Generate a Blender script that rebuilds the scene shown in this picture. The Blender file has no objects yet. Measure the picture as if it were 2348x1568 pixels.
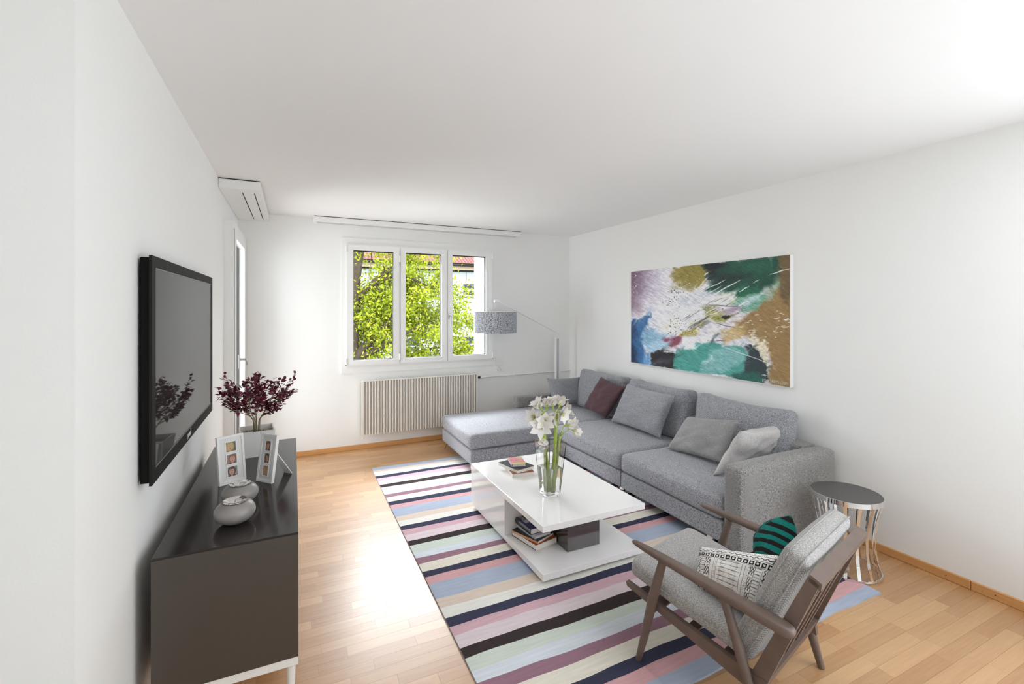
import bpy, bmesh, math, random
import numpy as np
from mathutils import Vector, Matrix

SC = bpy.context.scene
COL = SC.collection
PI = math.pi
rnd = random.Random(7)

# ------------------------------------------------------------------ camera
CAM_Z = 1.543
YAW = math.radians(25.34)
cd = bpy.data.cameras.new('camera')
cam = bpy.data.objects.new('camera', cd)
COL.objects.link(cam)
cam.location = (0, 0, CAM_Z)
cam.rotation_euler = (PI / 2, 0, -YAW)
cd.sensor_width = 36
cd.lens = 1060 / 2348 * 36
cd.shift_y = -77 / 2348
cd.clip_start = 0.02
cd.clip_end = 300
SC.camera = cam

# ------------------------------------------------------------------ sky, sun, added fill lamps, exposure
world = bpy.data.worlds.new('sky')
SC.world = world
world.use_nodes = True
wn = world.node_tree
bg = wn.nodes['Background']
bg.inputs[0].default_value = (0.86, 0.93, 1.0, 1)
bg.inputs[1].default_value = 3.2


def lamp(name, kind, loc, rot, power, color=(1, 1, 1), size=None, size_y=None, angle=None):
    l = bpy.data.lights.new(name, kind)
    l.energy = power
    l.color = color
    if kind == 'AREA':
        l.shape = 'RECTANGLE'
        l.size = size
        l.size_y = size_y
    if angle is not None:
        l.angle = angle
    o = bpy.data.objects.new(name, l)
    COL.objects.link(o)
    o.location = loc
    o.rotation_euler = rot
    return o


lamp('sun', 'SUN', (0, -5, 20), (math.radians(42), 0, math.radians(-25)), 3.0, (1.0, 0.95, 0.86), angle=0.02)
# invented fill lamps behind the camera (from below, the right side and overhead) and
# added lamps outside door and window that boost the sky and ground daylight
LP = dict(up=42.0, right=30.0, panel=14.0, door=38.0, window=800.0, bounce=48.0)
lamp('rear_up_fill', 'AREA', (2.0, -1.0, 0.08), (PI, 0, 0), LP['up'], (0.93, 1.0, 1.07), 2.4, 1.8)
lamp('rear_side_fill', 'AREA', (3.33, -0.6, 1.3), (0, PI / 2, 0), LP['right'], (0.93, 1.0, 1.07), 2.1, 2.4)
lamp('overhead_fill', 'AREA', (2.1, 0.25, 2.47), (0, 0, 0), LP['panel'], (0.93, 1.0, 1.07), 2.0, 0.7)
lamp('door_daylight_fill', 'AREA', (-1.05, 4.85, 1.15), (0, -PI / 2, -0.6), LP['door'], (0.98, 1.0, 1.04), 2.2, 0.95)
lamp('window_daylight_fill', 'AREA', (1.36, 6.75, 3.35), (math.radians(-52), 0, 0), LP['window'], (0.98, 1.0, 1.04), 3.2, 1.5)
lamp('ground_bounce_fill', 'AREA', (1.36, 6.7, -0.1), (math.radians(-115), 0, 0), LP['bounce'], (0.98, 1.0, 1.04), 3.4, 1.2)

SC.view_settings.view_transform = 'Standard'
SC.view_settings.look = 'None'
SC.view_settings.gamma = 1
SC.view_settings.use_curve_mapping = False
SC.view_settings.exposure = 0.09
SC.cycles.use_denoising = True
SC.cycles.max_bounces = 14
SC.cycles.diffuse_bounces = 8
SC.cycles.transmission_bounces = 12
SC.cycles.transparent_max_bounces = 12
SC.cycles.sample_clamp_indirect = 8

# ------------------------------------------------------------------ colour and materials


def s1(c):
    c /= 255.0
    return c / 12.92 if c <= 0.04045 else ((c + 0.055) / 1.055) ** 2.4


def S(r, g, b):
    return (s1(r), s1(g), s1(b), 1)


class NT:
    def __init__(self, name):
        self.m = bpy.data.materials.new(name)
        self.m.use_nodes = True
        self.t = self.m.node_tree
        self.b = self.t.nodes['Principled BSDF']

    def n(self, typ, **kw):
        nd = self.t.nodes.new(typ)
        for k, v in kw.items():
            if k.startswith('i_'):
                nd.inputs[int(k[2:])].default_value = v
            else:
                setattr(nd, k, v)
        return nd

    def l(self, a, ao, b, bi):
        self.t.links.new(a.outputs[ao], b.inputs[bi])


def base(name, color, rough=0.6, metal=0.0, spec=0.5, coat=0.0, coat_rough=0.05):
    w = NT(name)
    w.b.inputs['Base Color'].default_value = color
    w.b.inputs['Roughness'].default_value = rough
    w.b.inputs['Metallic'].default_value = metal
    w.b.inputs['Specular IOR Level'].default_value = spec
    w.b.inputs['Coat Weight'].default_value = coat
    w.b.inputs['Coat Roughness'].default_value = coat_rough
    return w


def mat(*a, **k):
    return base(*a, **k).m


def bumpy(name, color, rough, scale, strength, dist=0.002, var=0.0, spec=0.3):
    """plain colour with a fine noise relief"""
    w = base(name, color, rough, spec=spec)
    tc = w.n('ShaderNodeTexCoord')
    nz = w.n('ShaderNodeTexNoise')
    nz.inputs['Scale'].default_value = scale
    nz.inputs['Detail'].default_value = 4
    w.l(tc, 'Object', nz, 'Vector')
    bp = w.n('ShaderNodeBump')
    bp.inputs['Strength'].default_value = strength
    bp.inputs['Distance'].default_value = dist
    w.l(nz, 'Fac', bp, 'Height')
    w.l(bp, 'Normal', w.b, 'Normal')
    if var:
        mx = w.n('ShaderNodeMix', data_type='RGBA')
        mx.inputs[6].default_value = tuple(c * (1 - var) for c in color[:3]) + (1,)
        mx.inputs[7].default_value = tuple(min(1, c * (1 + var)) for c in color[:3]) + (1,)
        w.l(nz, 'Fac', mx, 0)
        w.l(mx, 2, w.b, 'Base Color')
    return w.m


def melange(name, dark, light, scale=220, stretch=(1, 1, 1), rough=0.9, bump=0.25, rib=0.0, rib_dir='X', contrast=(0.38, 0.62), sheen=0.25):
    """woven melange cloth: fine two-tone speckle, optional fine ribs"""
    w = base(name, dark, rough, spec=0.15)
    w.b.inputs['Sheen Weight'].default_value = sheen
    w.b.inputs['Sheen Roughness'].default_value = 0.5
    tc = w.n('ShaderNodeTexCoord')
    mp = w.n('ShaderNodeMapping')
    mp.inputs['Scale'].default_value = stretch
    w.l(tc, 'Object', mp, 'Vector')
    nz = w.n('ShaderNodeTexNoise')
    nz.inputs['Scale'].default_value = scale
    nz.inputs['Detail'].default_value = 3
    nz.inputs['Roughness'].default_value = 0.65
    w.l(mp, 'Vector', nz, 'Vector')
    rp = w.n('ShaderNodeValToRGB')
    rp.color_ramp.elements[0].position = contrast[0]
    rp.color_ramp.elements[0].color = dark
    rp.color_ramp.elements[1].position = contrast[1]
    rp.color_ramp.elements[1].color = light
    w.l(nz, 'Fac', rp, 'Fac')
    bp = w.n('ShaderNodeBump')
    bp.inputs['Strength'].default_value = bump
    bp.inputs['Distance'].default_value = 0.0015
    src = (nz, 'Fac')
    col = (rp, 'Color')
    if rib:
        wv = w.n('ShaderNodeTexWave', wave_type='BANDS', bands_direction=rib_dir)
        wv.inputs['Scale'].default_value = rib
        wv.inputs['Distortion'].default_value = 0.6
        wv.inputs['Detail'].default_value = 1
        w.l(tc, 'Object', wv, 'Vector')
        ad = w.n('ShaderNodeMath', operation='ADD')
        w.l(nz, 'Fac', ad, 0)
        w.l(wv, 'Fac', ad, 1)
        src = (ad, 0)
        mx = w.n('ShaderNodeMix', data_type='RGBA', blend_type='MULTIPLY')
        mx.inputs[0].default_value = 0.45
        w.l(rp, 'Color', mx, 6)
        w.l(wv, 'Color', mx, 7)
        col = (mx, 2)
    w.l(src[0], src[1], bp, 'Height')
    w.l(bp, 'Normal', w.b, 'Normal')
    w.l(col[0], col[1], w.b, 'Base Color')
    return w.m


def painted(name, rough=0.6, spec=0.3, attr='paint', bump=0.0, bscale=300):
    w = base(name, (0.8, 0.8, 0.8, 1), rough, spec=spec)
    at = w.n('ShaderNodeAttribute', attribute_name=attr)
    w.l(at, 'Color', w.b, 'Base Color')
    if bump:
        tc = w.n('ShaderNodeTexCoord')
        nz = w.n('ShaderNodeTexNoise')
        nz.inputs['Scale'].default_value = bscale
        w.l(tc, 'Object', nz, 'Vector')
        bp = w.n('ShaderNodeBump')
        bp.inputs['Strength'].default_value = bump
        bp.inputs['Distance'].default_value = 0.001
        w.l(nz, 'Fac', bp, 'Height')
        w.l(bp, 'Normal', w.b, 'Normal')
    return w.m


def wood(name, dark, light, rough, axis_stretch=(2, 30, 30), rand=None, coat=0.0, spec=0.5, bump=0.0):
    """long soft grain; rand: 'object' or 'island' tints each piece"""
    w = base(name, dark, rough, coat=coat, coat_rough=0.32, spec=spec)
    tc = w.n('ShaderNodeTexCoord')
    geo = w.n('ShaderNodeNewGeometry')
    oi = w.n('ShaderNodeObjectInfo')
    mp = w.n('ShaderNodeMapping')
    mp.inputs['Scale'].default_value = axis_stretch
    w.l(geo, 'Position', mp, 'Vector')
    nz = w.n('ShaderNodeTexNoise', noise_dimensions='4D')
    nz.inputs['Scale'].default_value = 1.6
    nz.inputs['Detail'].default_value = 6
    nz.inputs['Roughness'].default_value = 0.6
    nz.inputs['Distortion'].default_value = 0.4
    w.l(mp, 'Vector', nz, 'Vector')
    mx = w.n('ShaderNodeMix', data_type='RGBA')
    mx.inputs[6].default_value = dark
    mx.inputs[7].default_value = light
    fac = (nz, 'Fac')
    if rand:
        src = (oi, 'Random') if rand == 'object' else (geo, 'Random Per Island')
        m5 = w.n('ShaderNodeMath', operation='MULTIPLY')
        m5.inputs[1].default_value = 37.0
        w.l(src[0], src[1], m5, 0)
        w.l(m5, 0, nz, 'W')
        m1 = w.n('ShaderNodeMath', operation='MULTIPLY_ADD')
        m1.inputs[1].default_value = 0.8
        m1.inputs[2].default_value = -0.4
        w.l(src[0], src[1], m1, 0)
        ad = w.n('ShaderNodeMath', operation='ADD', use_clamp=True)
        w.l(nz, 'Fac', ad, 0)
        w.l(m1, 0, ad, 1)
        fac = (ad, 0)
    w.l(fac[0], fac[1], mx, 0)
    w.l(mx, 2, w.b, 'Base Color')
    return w.m


def glass(name, rough=0.0, ior=1.45, tint=(1, 1, 1, 1)):
    w = base(name, tint, rough)
    w.b.inputs['Transmission Weight'].default_value = 1
    w.b.inputs['IOR'].default_value = ior
    return w.m


def pane_glass(name, tint=(0.97, 0.98, 0.98, 1), refl=0.08):
    """thin window pane: mostly clear with a weak mirror reflection"""
    w = NT(name)
    t = w.t
    tr = w.n('ShaderNodeBsdfTransparent')
    tr.inputs[0].default_value = tint
    gl = w.n('ShaderNodeBsdfGlossy')
    gl.inputs['Roughness'].default_value = 0.02
    fr = w.n('ShaderNodeFresnel')
    fr.inputs[0].default_value = 1.18
    ms = w.n('ShaderNodeMixShader')
    w.l(fr, 0, ms, 0)
    w.l(tr, 0, ms, 1)
    w.l(gl, 0, ms, 2)
    w.l(ms, 0, t.nodes['Material Output'], 'Surface')
    return w.m


# ------------------------------------------------------------------ geometry
class G:
    def __init__(self):
        self.v = []
        self.f = []
        self.mi = []

    def add(self, vs, fs, mi=0):
        o = len(self.v)
        self.v += [tuple(p) for p in vs]
        self.f += [tuple(i + o for i in q) for q in fs]
        self.mi += [mi] * len(fs)
        return self

    def box(self, a, b, bev=0.0, seg=2, mi=0, M=None):
        (x0, y0, z0), (x1, y1, z1) = a, b
        vs = [(x0, y0, z0), (x1, y0, z0), (x1, y1, z0), (x0, y1, z0), (x0, y0, z1), (x1, y0, z1), (x1, y1, z1), (x0, y1, z1)]
        fs = [(0, 3, 2, 1), (4, 5, 6, 7), (0, 1, 5, 4), (1, 2, 6, 5), (2, 3, 7, 6), (3, 0, 4, 7)]
        if bev:
            bm = bmesh.new()
            bv = [bm.verts.new(p) for p in vs]
            for q in fs:
                bm.faces.new([bv[i] for i in q])
            bmesh.ops.bevel(bm, geom=bm.edges[:], offset=bev, segments=seg, affect='EDGES', profile=0.7)
            bm.verts.index_update()
            vs = [tuple(p.co) for p in bm.verts]
            fs = [[p.index for p in q.verts] for q in bm.faces]
            bm.free()
        if M is not None:
            vs = [M @ Vector(p) for p in vs]
        return self.add(vs, fs, mi)

    def hexa(self, bot, top, mi=0):
        """eight-cornered block from four bottom and four top corners (same order, counter-clockwise from above)"""
        return self.add(list(bot) + list(top), [(0, 3, 2, 1), (4, 5, 6, 7), (0, 1, 5, 4), (1, 2, 6, 5), (2, 3, 7, 6), (3, 0, 4, 7)], mi)

    def tube(self, pts, rad, n=8, sx=1.0, sy=1.0, up=None, cap=True, mi=0):
        pts = [Vector(p) for p in pts]
        if not isinstance(rad, (list, tuple)):
            rad = [rad] * len(pts)
        t0 = (pts[1] - pts[0]).normalized()
        u = Vector(up) if up else (Vector((0, 0, 1)) if abs(t0.z) < 0.9 else Vector((1, 0, 0)))
        vs = []
        for i, p in enumerate(pts):
            t = (pts[min(i + 1, len(pts) - 1)] - pts[max(i - 1, 0)]).normalized()
            u = (u - t * u.dot(t)).normalized()
            w = t.cross(u)
            for k in range(n):
                a = 2 * PI * k / n
                vs.append(p + (w * math.cos(a) * sx + u * math.sin(a) * sy) * rad[i])
        fs = []
        for i in range(len(pts) - 1):
            for k in range(n):
                a, b = i * n + k, i * n + (k + 1) % n
                fs.append((a, b, b + n, a + n))
        if cap:
            fs.append(tuple(range(n - 1, -1, -1)))
            m = (len(pts) - 1) * n
            fs.append(tuple(m + k for k in range(n)))
        return self.add(vs, fs, mi)

    def lathe(self, prof, n=32, c=(0, 0, 0), mi=0, close=False):
        vs, fs = [], []
        for r, z in prof:
            for k in range(n):
                a = 2 * PI * k / n
                vs.append((c[0] + r * math.cos(a), c[1] + r * math.sin(a), c[2] + z))
        m = len(prof)
        for i in range(m - 1 + (1 if close else 0)):
            for k in range(n):
                a, b = i * n + k, i * n + (k + 1) % n
                a2, b2 = ((i + 1) % m) * n + k, ((i + 1) % m) * n + (k + 1) % n
                fs.append((a, b, b2, a2))
        if not close:
            if prof[0][0] > 1e-6:
                fs.append(tuple(range(n - 1, -1, -1)))
            if prof[-1][0] > 1e-6:
                fs.append(tuple((m - 1) * n + k for k in range(n)))
        return self.add(vs, fs, mi)

    def soft(self, a, b, r, n=12, puff=(0, 0, 0), M=None, noise=0.0, seed=0, rz=None):
        """upholstered block: rounded edges of radius r, faces bulging by puff"""
        lo, hi = Vector(a), Vector(b)
        c, h = (lo + hi) / 2, (hi - lo) / 2
        bm = bmesh.new()
        bmesh.ops.create_cube(bm, size=2)
        bmesh.ops.subdivide_edges(bm, edges=bm.edges[:], cuts=n, use_grid_fill=True)
        rr = random.Random(seed)
        ph = [rr.uniform(0, 6.28) for _ in range(6)]
        vs = []
        for v in bm.verts:
            # concentrate rows near the edges so that the roundness is resolved
            q = Vector([math.copysign(1 - (1 - abs(t)) ** 1.6, t) for t in v.co])
            p = Vector((q.x * h.x, q.y * h.y, q.z * h.z))
            inner = Vector([max(-(h[i] - r), min(h[i] - r, p[i])) for i in range(3)])
            d = p - inner
            if d.length > 1e-9:
                d = d.normalized() * r
            o = inner + d
            w = [1 - t * t for t in q]
            o.x += math.copysign(puff[0], q.x) * w[1] * w[2] * (1 if abs(q.x) > 0.5 else abs(q.x) * 2)
            o.y += math.copysign(puff[1], q.y) * w[0] * w[2] * (1 if abs(q.y) > 0.5 else abs(q.y) * 2)
            o.z += math.copysign(puff[2], q.z) * w[0] * w[1] * (1 if abs(q.z) > 0.5 else abs(q.z) * 2)
            if noise:
                s = noise * (math.sin(9 * o.x + ph[0] + 5 * o.z) * math.sin(8 * o.y + ph[1]) + 0.5 * math.sin(17 * o.x + ph[2]) * math.sin(19 * o.y + 11 * o.z + ph[3]))
                o += o.normalized() * s
            o += c
            vs.append(M @ o if M is not None else o)
        bm.verts.index_update()
        fs = [[v.index for v in f.verts] for f in bm.faces]
        bm.free()
        return self.add(vs, fs)

    def pillow(self, bl, br, tr, tl, t, nu=28, nv=28, pinch=0.07, wr=0.006, seed=1, sag=0.0):
        """cushion stretched between four corners; front is the side with normal (br-bl) x (tl-bl)"""
        bl, br, tr, tl = map(Vector, (bl, br, tr, tl))
        nrm = (br - bl).cross(tl - bl).normalized()
        rr = random.Random(seed)
        ph = [rr.uniform(0, 6.28) for _ in range(8)]
        front, back = [], []
        self.uv = []
        for j in range(nv + 1):
            v = 2 * j / nv - 1
            for i in range(nu + 1):
                u = 2 * i / nu - 1
                uu = u * (1 - pinch * (1 - v * v) * abs(u) ** 3)
                vv = v * (1 - pinch * (1 - u * u) * abs(v) ** 3)
                s, q = (uu + 1) / 2, (vv + 1) / 2
                p = bl * (1 - s) * (1 - q) + br * s * (1 - q) + tr * s * q + tl * (1 - s) * q
                e = max(0, (1 - u * u) * (1 - v * v))
                th = t / 2 * e ** 0.42
                rim = e ** 0.3
                w = wr * rim * (math.sin(5 * u + 3 * v + ph[0]) * math.sin(4 * v - 2 * u + ph[1]) + 0.5 * math.sin(11 * u * v + ph[2]) + 0.4 * math.sin(9 * u + ph[3]) * math.sin(12 * v + ph[4]))
                # creases running out of the corners
                cr = wr * 0.8 * math.sin(14 * math.atan2(v, u) + ph[5]) * (abs(u * v)) * rim
                front.append(p + nrm * (th + w + cr))
                back.append(p - nrm * (th + w * 0.5))
                self.uv.append(((u + 1) / 2, (v + 1) / 2))
        m = nu + 1
        bid = {}
        vs = list(front)
        for j in range(nv + 1):
            for i in range(m):
                k = j * m + i
                if i in (0, nu) or j in (0, nv):
                    bid[k] = k
                else:
                    bid[k] = len(vs)
                    vs.append(back[k])
                    self.uv.append(self.uv[k])
        fs = []
        for j in range(nv):
            for i in range(nu):
                a = j * m + i
                fs.append((a, a + 1, a + m + 1, a + m))
                fs.append((bid[a], bid[a + m], bid[a + m + 1], bid[a + 1]))
        return self.add(vs, fs)

    def grid(self, o, du, dv, nu, nv):
        """flat sheet, rows run from o along du (columns) then dv"""
        o, du, dv = Vector(o), Vector(du), Vector(dv)
        vs = [o + du * (i / nu) + dv * (j / nv) for j in range(nv + 1) for i in range(nu + 1)]
        m = nu + 1
        fs = [(j * m + i, j * m + i + 1, (j + 1) * m + i + 1, (j + 1) * m + i) for j in range(nv) for i in range(nu)]
        return self.add(vs, fs)

    def xf(self, M):
        self.v = [tuple(M @ Vector(p)) for p in self.v]
        return self

    def mesh(self, name, mats, smooth=False, colors=None):
        me = bpy.data.meshes.new(name)
        me.from_pydata(self.v, [], self.f)
        if not isinstance(mats, (list, tuple)):
            mats = [mats]
        for m in mats:
            me.materials.append(m)
        if len(mats) > 1:
            me.polygons.foreach_set('material_index', self.mi)
        if smooth:
            me.polygons.foreach_set('use_smooth', [True] * len(me.polygons))
            if smooth != 'all':
                me.set_sharp_from_angle(angle=math.radians(smooth if smooth is not True else 40))
        if colors is not None:
            at = me.color_attributes.new('paint', 'FLOAT_COLOR', 'POINT')
            at.data.foreach_set('color', np.asarray(colors, dtype=np.float32).ravel())
        me.update()
        return me


ROOT = {}


def tag(o, label=None, cat=None, group=None, kind=None):
    if label:
        o['label'] = label
    if cat:
        o['category'] = cat
    if group:
        o['group'] = group
    if kind:
        o['kind'] = kind
    return o


def thing(name, label, cat, loc=(0, 0, 0), rz=0.0, group=None):
    o = bpy.data.objects.new(name, None)
    COL.objects.link(o)
    o.location = loc
    o.rotation_euler = (0, 0, rz)
    o.empty_display_size = 0.05
    ROOT[o.name] = (Matrix.Translation(Vector(loc)) @ Matrix.Rotation(rz, 4, 'Z')).inverted()
    return tag(o, label, cat, group)


def part(name, parent, g, mats, smooth=False, local=False, colors=None, kind=None, label=None):
    """one mesh under its thing (or part); g in world coordinates unless local"""
    if parent is not None and not local:
        R = ROOT[parent.name]
        g.xf(R)
    o = bpy.data.objects.new(name, g.mesh(name, mats, smooth, colors))
    COL.objects.link(o)
    if parent is not None:
        o.parent = parent
        ROOT[o.name] = ROOT[parent.name]
    if kind:
        o['kind'] = kind
    if label:
        o['label'] = label
    return o


def struct(name, g, mats, smooth=False):
    o = bpy.data.objects.new(name, g.mesh(name, mats, smooth))
    COL.objects.link(o)
    o['kind'] = 'structure'
    ROOT[o.name] = Matrix.Identity(4)
    return o


def lettering(name, parent, text, size, M, m, fit=None):
    cu = bpy.data.curves.new(name, 'FONT')
    cu.body = text
    cu.size = size
    cu.extrude = 0.0004
    tmp = bpy.data.objects.new(name, cu)
    COL.objects.link(tmp)
    bpy.context.view_layer.update()
    me = bpy.data.meshes.new_from_object(tmp.evaluated_get(bpy.context.evaluated_depsgraph_get()))
    bpy.data.objects.remove(tmp)
    if fit:
        xs = [v.co.x for v in me.vertices]
        k = fit / (max(xs) - min(xs))
        me.transform(Matrix.Diagonal((k, 1, 1, 1)))
    me.transform(ROOT[parent.name] @ M)
    me.materials.clear()
    me.materials.append(m)
    me.name = name
    o = bpy.data.objects.new(name, me)
    COL.objects.link(o)
    o.parent = parent
    ROOT[o.name] = ROOT[parent.name]
    return o


# ------------------------------------------------------------------ shared materials
M_WALL = bumpy('white_plaster', S(242, 242, 240), 0.9, 130, 0.12, 0.002)
M_CEIL = bumpy('ceiling_paint', S(242, 241, 240), 0.95, 80, 0.04, 0.001)
M_TRIMW = mat('white_lacquer', S(240, 240, 238), 0.35)
M_WHITE = mat('white_gloss', S(240, 238, 236), 0.15, coat=0.3)
M_PLASTIC = mat('white_plastic', S(238, 236, 233), 0.4)
M_CHROME = mat('chrome', S(235, 235, 235), 0.04, metal=1)
M_STEEL = mat('brushed_steel', S(190, 190, 190), 0.3, metal=1)
M_BLACK = mat('black_gasket', S(22, 22, 22), 0.5)
M_DARKGAP = mat('dark_gap', S(40, 38, 36), 0.8)
M_PANE = pane_glass('window_pane_glass')
M_STAVE = wood('beech_parquet', S(176, 130, 86), S(208, 166, 120), 0.36, (3, 60, 60), 'object', spec=0.7, coat=0.5)
M_STAVE2 = wood('beech_parquet_far', S(176, 130, 86), S(208, 166, 120), 0.36, (3, 60, 60), 'island', spec=0.7, coat=0.5)
M_BASEB = wood('beech_baseboard', S(196, 140, 84), S(222, 170, 110), 0.4, (3, 3, 60))

# ------------------------------------------------------------------ room shell
XL, XR, YB, H = -0.4935, 3.37, 5.30, 2.50
YN = 1.515            # outside corner of the left wall
YR, XW = -3.0, -2.4   # rear of the space behind the camera


def cells(us, vs, holes):
    return [(us[i], us[i + 1], vs[j], vs[j + 1]) for i in range(len(us) - 1) for j in range(len(vs) - 1) if (i, j) not in holes]


def wall_mesh(us, vs, holes, t0, t1, axis):
    """slab between t0 and t1 with rectangular holes; axis 'y': u=x, t=y; axis 'x': u=y, t=x"""
    g = G()
    idx = {}

    def vid(i, j, t):
        k = (i, j, t)
        if k not in idx:
            idx[k] = len(g.v)
            g.v.append((us[i], t, vs[j]) if axis == 'y' else (t, us[i], vs[j]))
        return idx[k]
    solid = {(i, j) for i in range(len(us) - 1) for j in range(len(vs) - 1)} - set(holes)
    for (i, j) in solid:
        q = [(i, j), (i + 1, j), (i + 1, j + 1), (i, j + 1)]
        g.f.append([vid(a, b, t0) for a, b in q])
        g.f.append([vid(a, b, t1) for a, b in reversed(q)])
        for (da, db, e) in ((0, -1, (0, 1)), (1, 0, (1, 2)), (0, 1, (2, 3)), (-1, 0, (3, 0))):
            if (i + da, j + db) not in solid:
                a, b = q[e[0]], q[e[1]]
                g.f.append([vid(*a, t0), vid(*a, t1), vid(*b, t1), vid(*b, t0)])
    g.mi = [0] * len(g.f)
    return g


floor = struct('floor', G().box((XW, YR, -0.25), (XR + 0.1, YB + 0.1, -0.006)), mat('screed', S(150, 110, 75), 0.8))
struct('ceiling', G().box((XW, YR, H), (XR + 0.1, YB + 0.1, H + 0.2)), M_CEIL)
struct('wall_back', wall_mesh([XL - 0.42, 0.56, 2.165, XR + 0.1], [-0.25, 0.895, 2.272, H + 0.2], {(1, 1)}, YB, YB + 0.44, 'y'), M_WALL)
struct('wall_left', wall_mesh([YN, 4.34, 5.18, YB], [-0.25, 0.02, 2.16, H + 0.2], {(1, 1)}, XL, XL - 0.40, 'x'), M_WALL)
struct('wall_right', G().box((XR, YR, -0.25), (XR + 0.2, YB, H + 0.2)), M_WALL)
struct('wall_near_left', G().box((XW, YN, -0.25), (XL - 0.40, YN + 0.12, H + 0.2)), M_WALL)
struct('wall_rear_left', G().box((XW - 0.2, YR, -0.25), (XW, YN, H + 0.2)), M_WALL)
struct('wall_rear', G().box((XW - 0.2, YR - 0.2, -0.25), (XR + 0.2, YR, H + 0.2)), M_WALL)

# parquet staves: singly where the photo shows them, the rest joined
SW = 0.065
stave_mesh = G().box((0, 0, -0.006), (1, 1, 0)).mesh('plank', M_STAVE)
rest = G()
rr = random.Random(3)
y = 0.80
row = 0
n_single = 0


def shown(x0, x1, y0):
    """open floor in the photograph: strip beside the sideboard, strip along the back wall, right-hand corner"""
    xm = (x0 + x1) / 2
    if -0.1 < x1 and xm < 0.72 and 1.45 < y0 < 4.6:
        return True
    if xm < 1.75 and x1 > 0.0 and 4.5 < y0 < 5.3:
        return True
    if xm > 1.35 and 0.86 < y0 < 1.45:
        return True
    if xm > 2.75 and 0.8 < y0 < 1.9:
        return True
    return False


while y < YB - 0.001:
    x = XL - 0.0 - rr.uniform(0, 0.4) if y > YN else XL - rr.uniform(0.3, 0.6)
    y1 = min(y + SW, YB)
    while x < XR:
        x1 = x + rr.choice((0.36, 0.42, 0.48, 0.40))
        a, b = max(x, XL if y > YN else XW), min(x1, XR)
        if b - a > 0.02:
            if shown(a, b, y) and n_single < 298:
                o = bpy.data.objects.new('plank', stave_mesh)
                COL.objects.link(o)
                o.location = (a + 0.0003, y + 0.0003, 0)
                o.scale = (b - a - 0.0006, y1 - y - 0.0006, 1)
                o.parent = floor
                n_single += 1
            else:
                rest.box((a + 0.0003, y + 0.0003, -0.006), (b - 0.0003, y1 - 0.0003, 0))
        x = x1
    y = y1
    row += 1
part('far_planks', floor, rest, M_STAVE2, kind='stuff')
part('rear_bounce_floor', floor, G().box((XW, YR, -0.006), (XR, 0.7995, 0)), mat('neutral_bounce_floor', S(196, 190, 184), 0.5))  # unseen floor behind the camera, greyed to cut warm bounced light

# skirting boards
bb = struct('baseboard_back', G().box((XL + 0.0, YB - 0.014, 0.0), (XR, YB, 0.053), 0.003, 1), M_BASEB)
bb = struct('baseboard_right', G().box((XR - 0.014, YR, 0.0), (XR, 1.2135, 0.05), 0.003, 1), M_BASEB)
part('baseboard_length', bb, G().box((XR - 0.014, 1.2165, 0.0), (XR, YB - 0.015, 0.05), 0.003, 1), M_BASEB)
for yy in (1.115, 1.32):
    part('nail_head', bb, G().tube([(XR - 0.0135, yy, 0.026), (XR - 0.0152, yy, 0.026)], 0.0028, 10), M_DARKGAP)
struct('baseboard_left', G().box((XL, YN, 0.0), (XL + 0.014, 4.255, 0.05), 0.003, 1), M_BASEB)

# ------------------------------------------------------------------ window
win = bpy.data.objects.new('window_1', None)
COL.objects.link(win)
win['kind'] = 'structure'
ROOT[win.name] = Matrix.Identity(4)


def ring(x0, x1, z0, z1, wl, wr_, wb, wt, y0, y1, bev=0.003):
    """rectangular frame with mitred look, one connected mesh"""
    g = wall_mesh([x0, x0 + wl, x1 - wr_, x1], [z0, z0 + wb, z1 - wt, z1], {(1, 1)}, y0, y1, 'y')
    return g


part('casing', win, ring(0.470, 2.262, 0.838, 2.310, 0.045, 0.038, 0.075, 0.066, YB - 0.016, YB + 0.0), M_TRIMW)
part('frame', win, ring(0.512, 2.228, 0.910, 2.246, 0.05, 0.05, 0.05, 0.05, YB - 0.034, YB + 0.06), M_TRIMW)
for xm in (1.088, 1.642):
    part('mullion', win, G().box((xm - 0.030, YB - 0.030, 0.955), (xm + 0.030, YB + 0.06, 2.20), 0.003, 1), M_TRIMW)
sashes = [(0.522, 1.078, 0.589, 1.020), (1.098, 1.632, 1.152, 1.577), (1.652, 2.216, 1.707, 2.133)]
for (x0, x1, p0, p1) in sashes:
    s = part('sash', win, ring(x0, x1, 0.925, 2.232, p0 - x0, x1 - p1, 0.055, 0.057, YB - 0.052, YB + 0.03), M_TRIMW)
    part('gasket', s, ring(p0, p1, 0.980, 2.175, 0.005, 0.005, 0.005, 0.010, YB - 0.030, YB + 0.0), M_BLACK)
    part('glass_pane', s, G().box((p0, YB - 0.012, 0.98), (p1, YB - 0.008, 2.175)), M_PANE)
hd = part('handle', win, G().box((1.655, YB - 0.068, 1.415), (1.682, YB - 0.052, 1.485), 0.004), M_STEEL)
part('lever', hd, G().tube([(1.668, YB - 0.06, 1.455), (1.668, YB - 0.105, 1.455), (1.668, YB - 0.108, 1.44), (1.668, YB - 0.108, 1.335)], [0.009, 0.009, 0.010, 0.010], 10), M_STEEL, 40)
for hx, hz in ((0.517, 2.19), (0.517, 0.97), (1.088, 2.10), (1.088, 1.00), (2.222, 2.19), (2.222, 0.97)):
    part('hinge', win, G().tube([(hx, YB - 0.052, hz - 0.035), (hx, YB - 0.052, hz + 0.035)], 0.009, 10), M_TRIMW, 40)
for hx in (0.515, 2.226):
    part('screw_cap', win, G().tube([(hx, YB - 0.036, 0.930), (hx, YB - 0.032, 0.930)], 0.006, 10), M_DARKGAP)
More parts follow.
